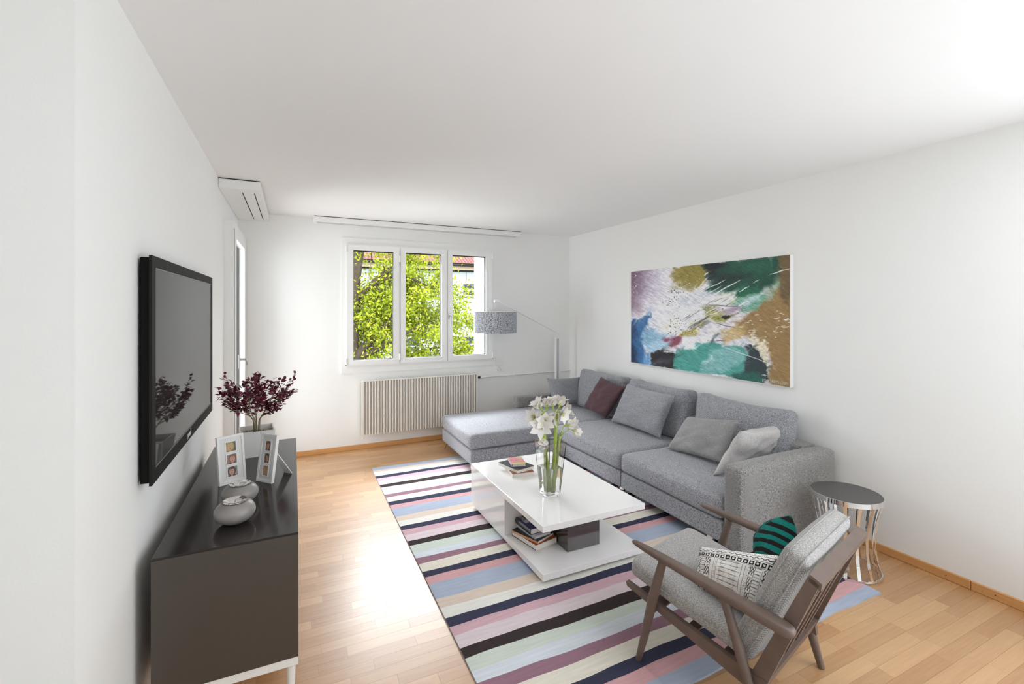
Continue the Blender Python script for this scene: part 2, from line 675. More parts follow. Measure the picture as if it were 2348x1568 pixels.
part('sill', win, G().box((0.565, YB + 0.10, 0.8955), (2.16, YB + 0.50, 0.906)), mat('stone_sill', S(215, 215, 212), 0.7))

# ------------------------------------------------------------------ balcony door in the left wall
door = bpy.data.objects.new('door_1', None)
COL.objects.link(door)
door['kind'] = 'structure'
ROOT[door.name] = Matrix.Identity(4)
XD = -0.4255
part('casing', door, wall_mesh([4.26, 4.335, 5.185, 5.266], [0.0, 0.03, 2.165, 2.243], {(1, 1)}, XD, XL, 'x'), M_TRIMW)
lf = part('leaf', door, wall_mesh([4.30, 4.40, 5.12, 5.215], [0.02, 0.16, 2.112, 2.19], {(1, 1)}, XD + 0.006, XD - 0.05, 'x'), M_TRIMW)
part('glass_pane', lf, G().box((XD - 0.022, 4.40, 0.16), (XD - 0.018, 5.12, 2.112)), M_PANE)
part('seal_gap', door, G().box((XD - 0.002, 4.288, 0.03), (XD + 0.0015, 4.2965, 2.178)), M_DARKGAP)
hd = part('handle', door, G().box((XD + 0.006, 4.515, 1.03), (XD + 0.018, 4.55, 1.15), 0.004), M_STEEL)
part('lever', hd, G().tube([(XD + 0.012, 4.533, 1.11), (XD + 0.055, 4.533, 1.11), (XD + 0.06, 4.545, 1.108), (XD + 0.062, 4.60, 1.09), (XD + 0.062, 4.65, 1.055)], [0.009, 0.009, 0.010, 0.010, 0.008], 10), M_STEEL, 40)

# ------------------------------------------------------------------ curtain rails on the ceiling
t = thing('curtain_rail', 'white boxed curtain rail on the ceiling above the window', 'curtain rail', (1.38, 5.22, H))
part('rail_board', t, G().box((0.186, 5.157, 2.441), (2.575, 5.298, 2.4935), 0.003, 1), M_TRIMW)
part('shaded_gap_strip', t, G().box((0.20, 5.163, 2.4935), (2.565, 5.296, H)), M_DARKGAP)  # dark strip put in for the shade in the gap above the board
for x0 in (0.205, 2.535):
    part('end_stop', t, G().box((x0, 5.18, 2.424), (x0 + 0.02, 5.24, 2.441), 0.002, 1), M_TRIMW)
for y0 in (5.20, 5.245):
    part('track_slot', t, G().box((0.23, y0, 2.4402), (2.53, y0 + 0.008, 2.4408)), M_DARKGAP)
t = thing('curtain_rail', 'white curtain rail with two dark slots in the ceiling corner above the balcony door', 'curtain rail', (-0.36, 4.6, H))
part('rail_board', t, G().box((XL + 0.001, 3.957, 2.425), (-0.221, 5.298, 2.4925), 0.003, 1), M_TRIMW)
part('shaded_gap_strip', t, G().box((XL + 0.001, 3.962, 2.4925), (-0.226, 5.296, H)), M_DARKGAP)  # dark fill painting the shaded gap between board and ceiling
for x0 in (-0.352, -0.272):
    part('track_slot', t, G().box((x0, 4.06, 2.4242), (x0 + 0.007, 5.20, 2.4248)), M_DARKGAP)

# ------------------------------------------------------------------ radiator and pipe
t = thing('radiator', 'cream white ribbed panel radiator on the wall below the window', 'radiator', (1.34, 5.25, 0.168))
M_RAD = mat('radiator_enamel', S(238, 234, 226), 0.35)
part('back_panel', t, G().box((0.684, 5.232, 0.172), (1.998, 5.262, 0.752)), mat('radiator_channel_shade', S(222, 217, 210), 0.5))  # enamel toned darker to paint the shade between the fins
part('top_grille', t, G().box((0.680, 5.200, 0.748), (2.002, 5.264, 0.757), 0.002, 1), M_RAD)
fin = G().box((0, -0.032, 0.0), (0.0105, 0, 0.580), 0.002, 1).mesh('fin', M_RAD)
for k in range(43):
    o = bpy.data.objects.new('fin', fin)
    COL.objects.link(o)
    o.parent = t
    o.location = (0.682 + k * (1.3095 / 42) - 1.34, 5.232 - 5.25, 0.168 - 0.168)
for x in (0.676, 2.002):
    part('side_panel', t, G().box((x, 5.200, 0.168), (x + 0.006, 5.264, 0.757)), M_RAD)
for x in (0.95, 1.70):
    part('bracket', t, G().box((x, 5.262, 0.30), (x + 0.04, YB - 0.0015, 0.70)), M_RAD)
v = part('valve', t, G().tube([(2.008, 5.262, 0.703), (2.045, 5.262, 0.703)], 0.012, 12).tube([(2.045, 5.262, 0.703), (2.062, 5.262, 0.703)], 0.014, 12), M_BLACK, 40)
part('valve_head', v, G().tube([(2.062, 5.262, 0.703), (2.085, 5.262, 0.703), (2.09, 5.262, 0.703), (2.13, 5.262, 0.703)], [0.017, 0.017, 0.013, 0.013], 14), M_TRIMW, 40)
pp = thing('heating_pipe', 'thin white heating pipe running along the wall from the radiator to the corner', 'pipe', (2.7, 5.28, 0.70))
part('pipe', pp, G().tube([(2.13, 5.283, 0.701), (2.7, 5.283, 0.704), (3.36, 5.283, 0.71)], 0.0085, 10), M_TRIMW, 40)
for x in (2.53, 3.32):
    part('pipe_clip', pp, G().box((x, 5.272, 0.690), (x + 0.012, YB, 0.716), 0.002, 1), M_TRIMW)

# ------------------------------------------------------------------ blank plate and power socket
t = thing('cover_plate', 'blank square white wall plate right of the window above the socket', 'wall plate', (2.33, YB, 0.872))
part('plate', t, G().box((2.289, YB - 0.009, 0.834), (2.371, YB, 0.914), 0.002, 1), M_PLASTIC)
t = thing('power_socket', 'white triple power socket on the wall below the blank plate', 'socket', (2.33, YB, 0.787))
part('plate', t, G().box((2.289, YB - 0.010, 0.745), (2.371, YB, 0.829), 0.002, 1), M_PLASTIC)
for k in range(3):
    a = PI / 2 + k * 2 * PI / 3
    cx_, cz_ = 2.33 + 0.017 * math.cos(a), 0.785 + 0.017 * math.sin(a)
    for q in (-1, 0, 1):
        b = a + q * 0.85
        hx, hz = cx_ + 0.010 * math.cos(b + (PI if q == 0 else 0)) * (0.5 if q == 0 else 1), cz_ + 0.010 * math.sin(b + (PI if q == 0 else 0)) * (0.5 if q == 0 else 1)
        part('pin_hole', t, G().tube([(hx, YB - 0.0108, hz), (hx, YB - 0.0098, hz)], 0.0028, 8), M_DARKGAP)

# ------------------------------------------------------------------ outdoors
M_FAC = mat('facade_white', S(206, 208, 214), 0.8)
M_FASC = mat('eaves_board', S(170, 150, 128), 0.8)
M_DKWIN = mat('dark_window_glass', S(50, 56, 66), 0.15)
M_BWIN = mat('building_window_frame', S(200, 200, 202), 0.6)
ground = struct('ground', G().box((-60, 6, -6.4), (80, 80, -6.0)), bumpy('lawn', S(70, 90, 40), 0.9, 3, 0.3, 0.05, 0.3))
b = thing('apartment_building', 'white apartment building with red tiled roof behind the tree outside the window', 'building', (7, 32, -6))
part('wall', b, G().box((-10, 28, -6), (26, 38, 4.0)), mat('facade_joint', S(130, 132, 138), 0.8))
zs = [(-6.0, -3.6), (-3.55, -1.55), (-1.5, 0.35), (0.40, 2.2), (2.25, 3.9)]
wins = []
for wx in (-6.8, -2.8, 1.2, 5.5, 9.7, 13.9, 18.1, 22.3):
    wins += [(wx, wx + 1.5, 2.33, 3.16), (wx, wx + 1.5, -1.15, -0.2), (wx, wx + 1.5, -4.6, -3.7)]
for k in range(18):
    for (z0, z1) in zs:
        part('facade_panel', b, G().box((-10 + 2 * k + 0.012, 27.93, z0), (-8 + 2 * k - 0.012, 28.02, z1)), M_FAC)
for (x0, x1, z0, z1) in wins:
    w = part('window', b, wall_mesh([x0, x0 + 0.07, x1 - 0.07, x1], [z0, z0 + 0.07, z0 + 0.34, z0 + 0.44, z1 - 0.07, z1], {(1, 1), (1, 3)}, 27.86, 27.94, 'y'), M_BWIN)
    part('pane', w, G().box((x0 + 0.06, 27.88, z0 + 0.06), (x1 - 0.06, 27.925, z1 - 0.06)), M_DKWIN)
for bx in (-5.2, 2.5, 15.6):
    w = part('balcony', b, G().box((bx, 27.0, 0.35), (bx + 1.7, 27.9, 0.52)), M_FAC)
    part('balcony_front', w, G().box((bx, 26.95, 0.52), (bx + 1.7, 27.0, 1.45)), mat('balcony_cladding', S(98, 108, 124), 0.7))
part('fascia', b, G().box((-10.4, 27.5, 3.95), (26.4, 27.96, 4.22)), M_FASC)
part('gutter', b, G().tube([(-10.5, 27.42, 4.25), (26.5, 27.42, 4.25)], 0.07, 8), M_DARKGAP)
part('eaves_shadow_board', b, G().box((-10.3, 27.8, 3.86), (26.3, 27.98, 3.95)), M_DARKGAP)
part('roof', b, G().hexa([(-10.5, 27.45, 4.22), (26.5, 27.45, 4.22), (26.5, 38.5, 4.22), (-10.5, 38.5, 4.22)], [(-10.5, 27.45, 4.30), (26.5, 27.45, 4.30), (26.5, 33, 7.2), (-10.5, 33, 7.2)]), mat('roof_underlay', S(90, 52, 45), 0.9))
tl = G()
sl = math.atan2(2.9, 5.55)
for j in range(22):
    yy, zz = 27.42 + j * 0.255, 4.315 + j * 0.255 * 2.9 / 5.55
    for i in range(130):
        xx = -3 + i * 0.21
        v0 = []
        for (dy, dz) in ((0, 0.05), (0.28, 0.02 + 0.28 * 2.9 / 5.55)):
            for (dx, h) in ((0, 0), (0.05, 0.055), (0.13, 0.055), (0.20, 0.0)):
                v0.append((xx + dx, yy + dy, zz + dz + h))
        tl.add(v0, [(0, 1, 5, 4), (1, 2, 6, 5), (2, 3, 7, 6), (0, 3, 2, 1)])
part('roof_tiles', b, tl, mat('clay_roof_tile', S(150, 104, 98), 0.8), kind='stuff')

# tree: trunk at the left of the window, long limbs towards the right
tree = thing('broad_tree', 'tall tree with yellow-green spring leaves close outside the window', 'tree', (1.15, 12.0, -6))
M_BARK = bumpy('tree_bark', S(82, 70, 58), 0.95, 14, 0.8, 0.03, 0.35)
part('trunk', tree, G().tube([(1.35, 12.2, -6.2), (1.28, 12.15, -3), (1.22, 12.05, -0.6), (1.30, 12.0, 0.9), (1.36, 12.0, 2.2), (1.50, 12.0, 3.1), (1.7, 12.1, 4.6), (1.9, 12.2, 6.0)],
                               [0.34, 0.27, 0.22, 0.18, 0.15, 0.12, 0.08, 0.03], 12), M_BARK, 'all')
limbs = [
    ([(1.28, 12.0, 0.1), (1.55, 11.9, 0.55), (1.95, 11.8, 0.95), (2.3, 11.7, 1.45), (2.5, 11.6, 1.9)], 0.13),
    ([(1.35, 12.0, 0.25), (1.9, 11.7, 0.55), (2.5, 11.5, 0.95), (3.1, 11.5, 1.10), (3.7, 11.5, 1.5)], 0.085),
    ([(1.35, 12.0, 1.75), (1.75, 11.9, 2.1), (2.1, 11.8, 2.45), (2.5, 11.8, 2.75), (3.2, 11.8, 3.2), (3.9, 11.8, 3.6)], 0.10),
    ([(1.7, 11.9, 2.05), (2.2, 11.7, 2.35), (2.7, 11.6, 2.30), (3.2, 11.5, 2.05), (3.7, 11.5, 1.95)], 0.05),
    ([(1.32, 12.0, 1.55), (1.9, 11.9, 1.80), (2.5, 11.8, 1.88), (3.0, 11.8, 1.98), (3.6, 11.8, 2.2)], 0.055),
    ([(1.3, 12.0, 1.2), (1.8, 12.2, 1.35), (2.5, 12.4, 1.38), (3.1, 12.5, 1.18), (3.8, 12.5, 0.95)], 0.05),
    ([(1.28, 12.0, 0.8), (1.7, 12.3, 1.15), (2.1, 12.4, 1.30), (2.8, 12.4, 1.05), (3.4, 12.4, 0.8), (4.2, 12.4, 0.95)], 0.045),
    ([(1.25, 12.0, -0.3), (1.9, 12.2, -0.1), (2.6, 12.3, 0.15), (3.4, 12.3, 0.45), (4.2, 12.3, 0.55)], 0.06),
    ([(2.4, 12.2, 0.3), (3.0, 12.2, 0.1), (3.7, 12.2, 0.35), (4.5, 12.2, 0.3)], 0.035),
    ([(3.1, 12.5, 1.15), (3.7, 12.4, 1.25), (4.4, 12.4, 1.35)], 0.03),
    ([(1.55, 12.0, 3.1), (2.2, 12.1, 3.5), (3.0, 12.1, 3.7), (3.8, 12.1, 3.5)], 0.06),
    ([(1.3, 12.0, 1.0), (0.8, 12.0, 1.7), (0.3, 12.0, 2.3), (-0.4, 12.0, 2.8)], 0.08),
    ([(1.25, 12.0, 0.0), (0.6, 12.1, 0.6), (0.0, 12.1, 0.9), (-0.8, 12.0, 1.2)], 0.08),
    ([(1.6, 12.05, 3.9), (1.0, 12.0, 4.6), (0.3, 12.0, 5.0)], 0.06),
]
rt = random.Random(11)
tips = []
twigs = G()
for pts, r in limbs:
    n = len(pts)
    part('limb', tree, G().tube(pts, [r * (1 - 0.8 * i / (n - 1)) for i in range(n)], 8), M_BARK, 'all')
    for i in range(n - 1):
        for k in range(7):
            f = rt.random()
            p = Vector(pts[i]).lerp(Vector(pts[i + 1]), f)
            d = Vector((rt.uniform(-0.4, 1.0), rt.uniform(-0.8, 0.8), rt.uniform(-0.7, 0.7))).normalized()
            L = rt.uniform(0.35, 0.8)
            q1 = p + d * L * 0.5 + Vector((0, 0, rt.uniform(-0.06, 0.1)))
            q2 = p + d * L + Vector((0, 0, rt.uniform(-0.15, 0.1)))
            r0 = max(0.007, r * 0.25 * (1 - i / n))
            twigs.tube([p, q1, q2], [r0, r0 * 0.7, 0.003], 5, cap=False)
            tips += [q1, q2, p.lerp(q2, 0.75), q2 + d * 0.1]
part('twigs', tree, twigs, M_BARK, 'all', kind='stuff')
w = NT('tree_leaf')
geo = w.n('ShaderNodeNewGeometry')
rp = w.n('ShaderNodeValToRGB')
els = rp.color_ramp.elements
els[0].color = S(112, 128, 26)
els[1].color = S(206, 208, 70)
e = els.new(0.45)
e.color = S(166, 180, 36)
w.l(geo, 'Random Per Island', rp, 'Fac')
w.l(rp, 'Color', w.b, 'Base Color')
w.b.inputs['Roughness'].default_value = 0.6
w.b.inputs['Specular IOR Level'].default_value = 0.2
tl_ = w.n('ShaderNodeBsdfTranslucent')
w.l(rp, 'Color', tl_, 0)
ms = w.n('ShaderNodeMixShader')
ms.inputs[0].default_value = 0.35
w.l(w.b, 0, ms, 1)
w.l(tl_, 0, ms, 2)
w.l(ms, 0, w.t.nodes['Material Output'], 'Surface')
M_LEAF = w.m
rng = np.random.default_rng(5)


def leaf_cloud(centres, per, spread, size, droop=0.35):
    """small pointed leaves scattered round twig points: six-cornered blades folded at the midrib"""
    C_ = np.array([tuple(c) for c in centres])
    C_ = np.repeat(C_, per, axis=0)
    n = len(C_)
    P_ = C_ + rng.normal(0, 1, (n, 3)) * np.array(spread)
    d = rng.normal(0, 1, (n, 3))
    d[:, 2] -= droop
    d /= np.linalg.norm(d, axis=1)[:, None]
    up = rng.normal(0, 0.6, (n, 3))
    up[:, 2] += 1
    s = np.cross(d, up)
    s /= np.linalg.norm(s, axis=1)[:, None] + 1e-9
    nn = np.cross(s, d)
    L = size * rng.uniform(0.65, 1.3, n)[:, None]
    W = L * 0.30
    v = np.stack([P_, P_ + d * L * 0.35 + s * W + nn * W * 0.3, P_ + d * L, P_ + d * L * 0.35 - s * W + nn * W * 0.3], axis=1).reshape(-1, 3)
    f = np.arange(n * 4).reshape(n, 4)
    g = G()
    g.v = [tuple(p) for p in v]
    g.f = [(a, b_, c) for a, b_, c, _ in f] + [(a, c, d_) for a, _, c, d_ in f]
    g.mi = [0] * len(g.f)
    return g


part('foliage', tree, leaf_cloud([c + Vector((0, 0.10, 0)) for c in tips], 22, (0.13, 0.13, 0.10), 0.088), M_LEAF, kind='stuff')

# ------------------------------------------------------------------ rug


def vnoise(x, y, seed=0):
    """smooth value noise on arrays"""
    r = np.random.default_rng(seed).random((64, 64))
    xi, yi = np.floor(x).astype(int), np.floor(y).astype(int)
    fx, fy = x - xi, y - yi
    fx, fy = fx * fx * (3 - 2 * fx), fy * fy * (3 - 2 * fy)
    g = lambda a, b_: r[a % 64, b_ % 64]
    return (g(xi, yi) * (1 - fx) + g(xi + 1, yi) * fx) * (1 - fy) + (g(xi, yi + 1) * (1 - fx) + g(xi + 1, yi + 1) * fx) * fy


def rug_mat(name, col):
    w = base(name, col, 0.95, spec=0.1)
    tc = w.n('ShaderNodeTexCoord')
    mp = w.n('ShaderNodeMapping')
    mp.inputs['Scale'].default_value = (3, 28, 1)
    w.l(tc, 'Object', mp, 'Vector')
    nz = w.n('ShaderNodeTexNoise')
    nz.inputs['Scale'].default_value = 2.2
    nz.inputs['Detail'].default_value = 5
    w.l(mp, 'Vector', nz, 'Vector')
    mx = w.n('ShaderNodeMix', data_type='RGBA')
    mx.inputs[6].default_value = tuple(c * 0.82 for c in col[:3]) + (1,)
    mx.inputs[7].default_value = tuple(min(1, c * 1.16) for c in col[:3]) + (1,)
    w.l(nz, 'Fac', mx, 0)
    w.l(mx, 2, w.b, 'Base Color')
    n2 = w.n('ShaderNodeTexNoise')
    n2.inputs['Scale'].default_value = 180
    w.l(tc, 'Object', n2, 'Vector')
    bp = w.n('ShaderNodeBump')
    bp.inputs['Strength'].default_value = 0.3
    bp.inputs['Distance'].default_value = 0.002
    w.l(n2, 'Fac', bp, 'Height')
    w.l(bp, 'Normal', w.b, 'Normal')
    return w.m


RC = dict(blue=S(170, 180, 198), beige=S(216, 200, 186), white=S(228, 226, 219), cream=S(227, 221, 207), navy=S(62, 63, 82), pink=S(208, 172, 181),
          lpink=S(219, 205, 209), brown=S(62, 53, 53), sage=S(206, 215, 205), pale=S(214, 220, 227), mauve=S(152, 118, 131), salmon=S(208, 164, 166))
names = list(RC)
stripes = [(4.585, 'blue'), (4.505, 'beige'), (4.447, 'white'), (4.352, 'navy'), (4.289, 'pink'), (4.216, 'lpink'), (4.122, 'brown'), (4.054, 'sage'), (3.981, 'pale'), (3.886, 'mauve'),
           (3.825, 'cream'), (3.733, 'navy'), (3.658, 'salmon'), (3.588, 'blue'), (3.445, 'beige'), (3.364, 'white'), (3.279, 'navy'), (3.212, 'pink'), (3.141, 'lpink'), (3.05, 'brown'),
           (2.979, 'sage'), (2.888, 'pale'), (2.81, 'mauve'), (2.748, 'cream'), (2.654, 'navy'), (2.592, 'salmon'), (2.517, 'blue'), (2.375, 'beige'), (2.289, 'white'), (2.212, 'navy'),
           (2.145, 'pink'), (2.076, 'lpink'), (1.99, 'brown'), (1.915, 'sage'), (1.844, 'pale'), (1.767, 'mauve'), (1.70, 'cream'), (1.61, 'navy'), (1.545, 'salmon'), (1.475, 'blue'), (1.405, None)]
t = thing('striped_rug', 'striped woven rug in navy, pink, sage and blue under the coffee table', 'rug', (1.78, 3.0, 0))
g = G()
NX = 60
rp_ = random.Random(2)
rows = []
for k, (yy, c) in enumerate(stripes):
    ph = [rp_.uniform(0, 6.3) for _ in range(3)]
    amp = 0.004 if k not in (0, len(stripes) - 1) else 0.006
    row_ = []
    for i in range(NX + 1):
        x = 0.680 + (2.868 - 0.680) * i / NX
        dy = amp * (math.sin(4 * x + ph[0]) + 0.6 * math.sin(9 * x + ph[1]) + 0.4 * math.sin(23 * x + ph[2]))
        row_.append((x + (0.004 * math.sin(5 * yy) if i == NX else 0), yy + dy, 0.009))
    rows.append(row_)
flat = [p for r_ in rows for p in r_]
m = NX + 1
for k in range(len(rows) - 1):
    mi_ = names.index(stripes[k][1])
    fs = [(k * m + i, (k + 1) * m + i, (k + 1) * m + i + 1, k * m + i + 1) for i in range(NX)]
    g.f += fs
    g.mi += [mi_] * len(fs)
g.v = flat
edge = [k * m for k in range(len(rows))] + [(len(rows) - 1) * m + i for i in range(1, m)] + [k * m + NX for k in range(len(rows) - 2, -1, -1)] + [i for i in range(NX - 1, 0, -1)]
o_ = len(g.v)
g.v += [(g.v[i][0], g.v[i][1], 0.0) for i in edge]
for q in range(len(edge)):
    q2 = (q + 1) % len(edge)
    g.f.append((edge[q], o_ + q, o_ + q2, edge[q2]))
    g.mi.append(names.index('blue'))
part('pile', t, g, [rug_mat('rug_' + n_, RC[n_]) for n_ in names])

# ------------------------------------------------------------------ sofa
M_SOFA = melange('sofa_cloth', S(92, 92, 97), S(190, 191, 196), 190, rib=0, contrast=(0.34, 0.66))
M_SOFAR = melange('sofa_ribbed_cloth', S(104, 102, 101), S(196, 193, 190), 240, rib=95, rib_dir='DIAGONAL')
M_SEAM = mat('seam_shadow', S(58, 56, 58), 0.9)
t = thing('corner_sofa', 'grey melange corner sofa with chaise along the right wall below the painting', 'sofa', (2.7, 3.4, 0))
XF = 2.388
part('chaise_base', t, G().soft((1.484, 4.028, 0.092), (3.30, 4.935, 0.222), 0.012, 8), M_SOFA, 60)
part('chaise_cushion', t, G().soft((1.478, 4.022, 0.228), (3.16, 4.935, 0.372), 0.035, 14, (0.006, 0.008, 0.010), noise=0.003, seed=2), M_SOFA, 80)
part('seat_base', t, G().soft((XF + 0.004, 3.008, 0.092), (3.30, 4.022, 0.222), 0.012, 8), M_SOFA, 60)
part('seat_base', t, G().soft((XF + 0.004, 2.028, 0.092), (3.30, 3.000, 0.222), 0.012, 8), M_SOFA, 60)
part('seat_cushion', t, G().soft((XF - 0.004, 3.006, 0.228), (3.16, 4.020, 0.372), 0.035, 14, (0.010, 0.004, 0.012), noise=0.003, seed=3), M_SOFA, 80)
part('seat_cushion', t, G().soft((XF - 0.004, 2.026, 0.228), (3.16, 3.000, 0.372), 0.035, 14, (0.010, 0.004, 0.012), noise=0.003, seed=4), M_SOFA, 80)
part('back_frame', t, G().soft((3.165, 2.02, 0.09), (3.325, 4.96, 0.597), 0.02, 8), M_SOFAR, 60)
part('chaise_arm', t, G().soft((2.368, 4.865, 0.375), (3.165, 4.975, 0.500), 0.012, 8), M_SOFAR, 60)
part('side_arm', t, G().soft((2.392, 1.888, 0.07), (3.325, 2.022, 0.588), 0.03, 10, (0, 0.004, 0.012)), M_SOFAR, 60)
for i, (y0, y1, sd) in enumerate(((3.90, 4.71, 5), (3.02, 3.82, 6), (2.11, 2.925, 7))):
    ym = (y0 + y1) / 2
    M = Matrix.Translation((3.14, ym, 0.37)) @ Matrix.Rotation(math.radians(10), 4, 'Y')
    g = G().soft((-0.085, -(y1 - y0) / 2, 0.0), (0.085, (y1 - y0) / 2, 0.455), 0.05, 14, (0.030, 0.008, 0.0), M=None, noise=0.006, seed=sd)
    g.v = [(p[0], p[1], p[2] - 0.022 * (1 - (2 * p[1] / (y1 - y0)) ** 2) * (1 if p[2] > 0.3 else 0) * max(0, (p[2] - 0.3) / 0.15)) for p in g.v]
    g.xf(M)
    part('back_cushion', t, g, M_SOFA, 80)
for (x, yy, dx, dy) in ((1.53, 4.88, -0.03, 0.03), (1.56, 4.10, -0.01, -0.01), (2.46, 2.16, -0.02, 0.0), (3.25, 1.96, 0.02, 0.0), (3.25, 4.90, 0.02, 0.02), (2.46, 3.05, -0.02, 0.0)):
    part('foot', t, G().hexa([(x + dx - 0.006, yy + dy - 0.012, 0.0095), (x + dx + 0.006, yy + dy - 0.012, 0.0095), (x + dx + 0.006, yy + dy + 0.012, 0.0095), (x + dx - 0.006, yy + dy + 0.012, 0.0095)] if 0.68 < x + dx < 2.868 and 1.4 < yy + dy < 4.58 else
                           [(x + dx - 0.006, yy + dy - 0.012, 0), (x + dx + 0.006, yy + dy - 0.012, 0), (x + dx + 0.006, yy + dy + 0.012, 0), (x + dx - 0.006, yy + dy + 0.012, 0)],
                           [(x - 0.012, yy - 0.03, 0.094), (x + 0.012, yy - 0.03, 0.094), (x + 0.012, yy + 0.03, 0.094), (x - 0.012, yy + 0.03, 0.094)]), M_CHROME)

# ------------------------------------------------------------------ throw cushions on the sofa
M_CG = melange('grey_cushion_cloth', S(112, 113, 117), S(172, 173, 178), 230)
M_CW = melange('warm_grey_cushion_cloth', S(118, 116, 116), S(172, 170, 170), 300, contrast=(0.35, 0.65))
M_CM = melange('maroon_cushion_cloth', S(70, 50, 54), S(112, 84, 90), 260, sheen=0.15)
M_CL = melange('light_cushion_cloth', S(172, 168, 166), S(214, 211, 210), 260)


def cushion(label, mat_, bl, br, tr, tl, th, seed, **k):
    c = (Vector(bl) + Vector(br) + Vector(tr) + Vector(tl)) / 4
    t_ = thing('throw_cushion', label, 'cushion', tuple(c))
    part('cover', t_, G().pillow(bl, br, tr, tl, th, seed=seed, **k), mat_, 80)
    return t_


cushion('small square grey cushion leaning on the low chaise arm', M_CG, (2.725, 4.655, 0.400), (3.170, 4.665, 0.392), (3.185, 4.78, 0.70), (2.735, 4.80, 0.711), 0.13, 21)
cushion('square maroon cushion leaning on the sofa back', M_CM, (2.94, 4.337, 0.430), (2.945, 3.937, 0.392), (3.035, 3.724, 0.752), (3.03, 4.133, 0.800), 0.14, 22, wr=0.008)
cushion('large oblong grey cushion leaning on the middle back cushion of the sofa', M_CG, (2.93, 3.832, 0.392), (2.93, 3.128, 0.396), (3.01, 3.028, 0.785), (3.02, 3.684, 0.795), 0.14, 23)
cushion('square grey cushion lying against the near back cushion of the sofa', M_CW, (2.79, 2.906, 0.385), (2.82, 2.358, 0.415), (2.95, 2.354, 0.725), (2.95, 2.838, 0.650), 0.13, 24, wr=0.008)
cushion('light grey cushion propped against the right arm of the sofa', M_CL, (2.640, 2.31, 0.376), (3.12, 2.26, 0.44), (3.20, 2.16, 0.705), (2.740, 2.17, 0.712), 0.13, 25, wr=0.01)

# ------------------------------------------------------------------ painting
NU, NV = 560, 310
g = G()
PX, PY0, PY1, PZ0, PZ1 = 3.330, 4.000, 2.217, 0.957, 1.941
g.grid((PX, PY0, PZ1), (0, PY1 - PY0, 0), (0, 0, PZ0 - PZ1), NU, NV)
g.f = [tuple(reversed(q)) for q in g.f]
U, V = np.meshgrid(np.arange(NU + 1) / NU, np.arange(NV + 1) / NV)
U, V = U.ravel(), V.ravel()
# brush coordinates: a 1680 x 1260 drawing sheet whose left edge is drawn smaller
sx = U * 3.43 / (5.04 - 1.61 * U)
QX = 218 + 1677 * sx
top_, bot_ = 292 - 180 * sx, 1243 + 272 * sx
QY = top_ + V * (bot_ - top_)
wx_ = QX + 50 * (vnoise(QX / 70, QY / 50, 1) - 0.5) + 22 * (vnoise(QX / 24, QY / 18, 2) - 0.5) + 5 * (vnoise(QX / 9, QY / 7, 12) - 0.5)
wy_ = QY + 50 * (vnoise(QX / 65, QY / 50, 3) - 0.5) + 22 * (vnoise(QX / 22, QY / 19, 4) - 0.5) + 5 * (vnoise(QX / 9, QY / 7, 13) - 0.5)
IMG = np.zeros((len(U), 3)) + np.array([216, 212, 220.0])


def sdf(poly):
    px, py = wx_, wy_
    d = np.full(len(px), 1e9)
    ins = np.zeros(len(px), bool)
    n = len(poly)
    for i in range(n):
        ax, ay = poly[i]
        bx, by = poly[(i + 1) % n]
        ex, ey = bx - ax, by - ay
        tt = np.clip(((px - ax) * ex + (py - ay) * ey) / (ex * ex + ey * ey), 0, 1)
        d = np.minimum(d, np.hypot(px - ax - tt * ex, py - ay - tt * ey))
        c_ = ((ay > py) != (by > py)) & (px < (bx - ax) * (py - ay) / (by - ay + 1e-9) + ax)
        ins ^= c_
    return np.where(ins, -d, d)


def paint(poly, col, soft=14, op=1.0, dry=0.0):
    global IMG
    a = np.clip(0.5 - sdf(poly) / soft, 0, 1) * op
    if dry:
        st = vnoise((QX + QY * 0.6) / 60, (QY - QX * 0.45) / 5, 9)
        a = a * np.clip(1 - dry + dry * 2.2 * (st - 0.25), 0, 1)
    IMG = IMG * (1 - a[:, None]) + np.array(col, float) * a[:, None]


def stroke(x0, y0, x1, y1, w_, col, op=1.0, wob=3):
    global IMG
    ex, ey = x1 - x0, y1 - y0
    tt = np.clip(((QX - x0) * ex + (QY - y0) * ey) / (ex * ex + ey * ey), 0, 1)
    d = np.hypot(QX - x0 - tt * ex, QY - y0 - tt * ey + wob * np.sin(tt * 9 + x0))
    a = np.clip(1.3 - d / (w_ * (0.35 + 0.65 * np.sin(PI * np.clip(tt, 0.04, 0.96)))), 0, 1) * op
    IMG = IMG * (1 - a[:, None]) + np.array(col, float) * a[:, None]


paint([(180, 270), (420, 250), (400, 420), (330, 560), (290, 720), (180, 740)], (142, 120, 136), 120)
paint([(180, 270), (330, 260), (280, 420), (180, 520)], (112, 88, 104), 90, 0.8)
paint([(300, 340), (480, 290), (520, 460), (420, 600), (330, 560)], (186, 178, 196), 110, 0.7)
paint([(660, 235), (950, 205), (1060, 240), (1000, 400), (880, 480), (730, 440), (650, 340)], (140, 126, 62), 30)
paint([(680, 420), (900, 400), (960, 560), (760, 640), (650, 520)], (168, 160, 120), 70, 0.7, 0.4)
paint([(950, 205), (1930, 90), (1930, 380), (1790, 400), (1560, 500), (1250, 580), (1010, 500), (1030, 330)], (34, 76, 62), 34)
paint([(940, 205), (1260, 180), (1160, 260), (1080, 330), (1000, 260)], (28, 33, 38), 50)
paint([(1020, 300), (1500, 330), (1300, 400), (1080, 440)], (33, 45, 46), 60, 0.8)
paint([(1250, 200), (1700, 150), (1750, 300), (1450, 300)], (44, 96, 76), 70, 0.7)
paint([(1380, 470), (1560, 420), (1600, 500), (1400, 560), (1250, 560)], (36, 104, 76), 50, 0.8)
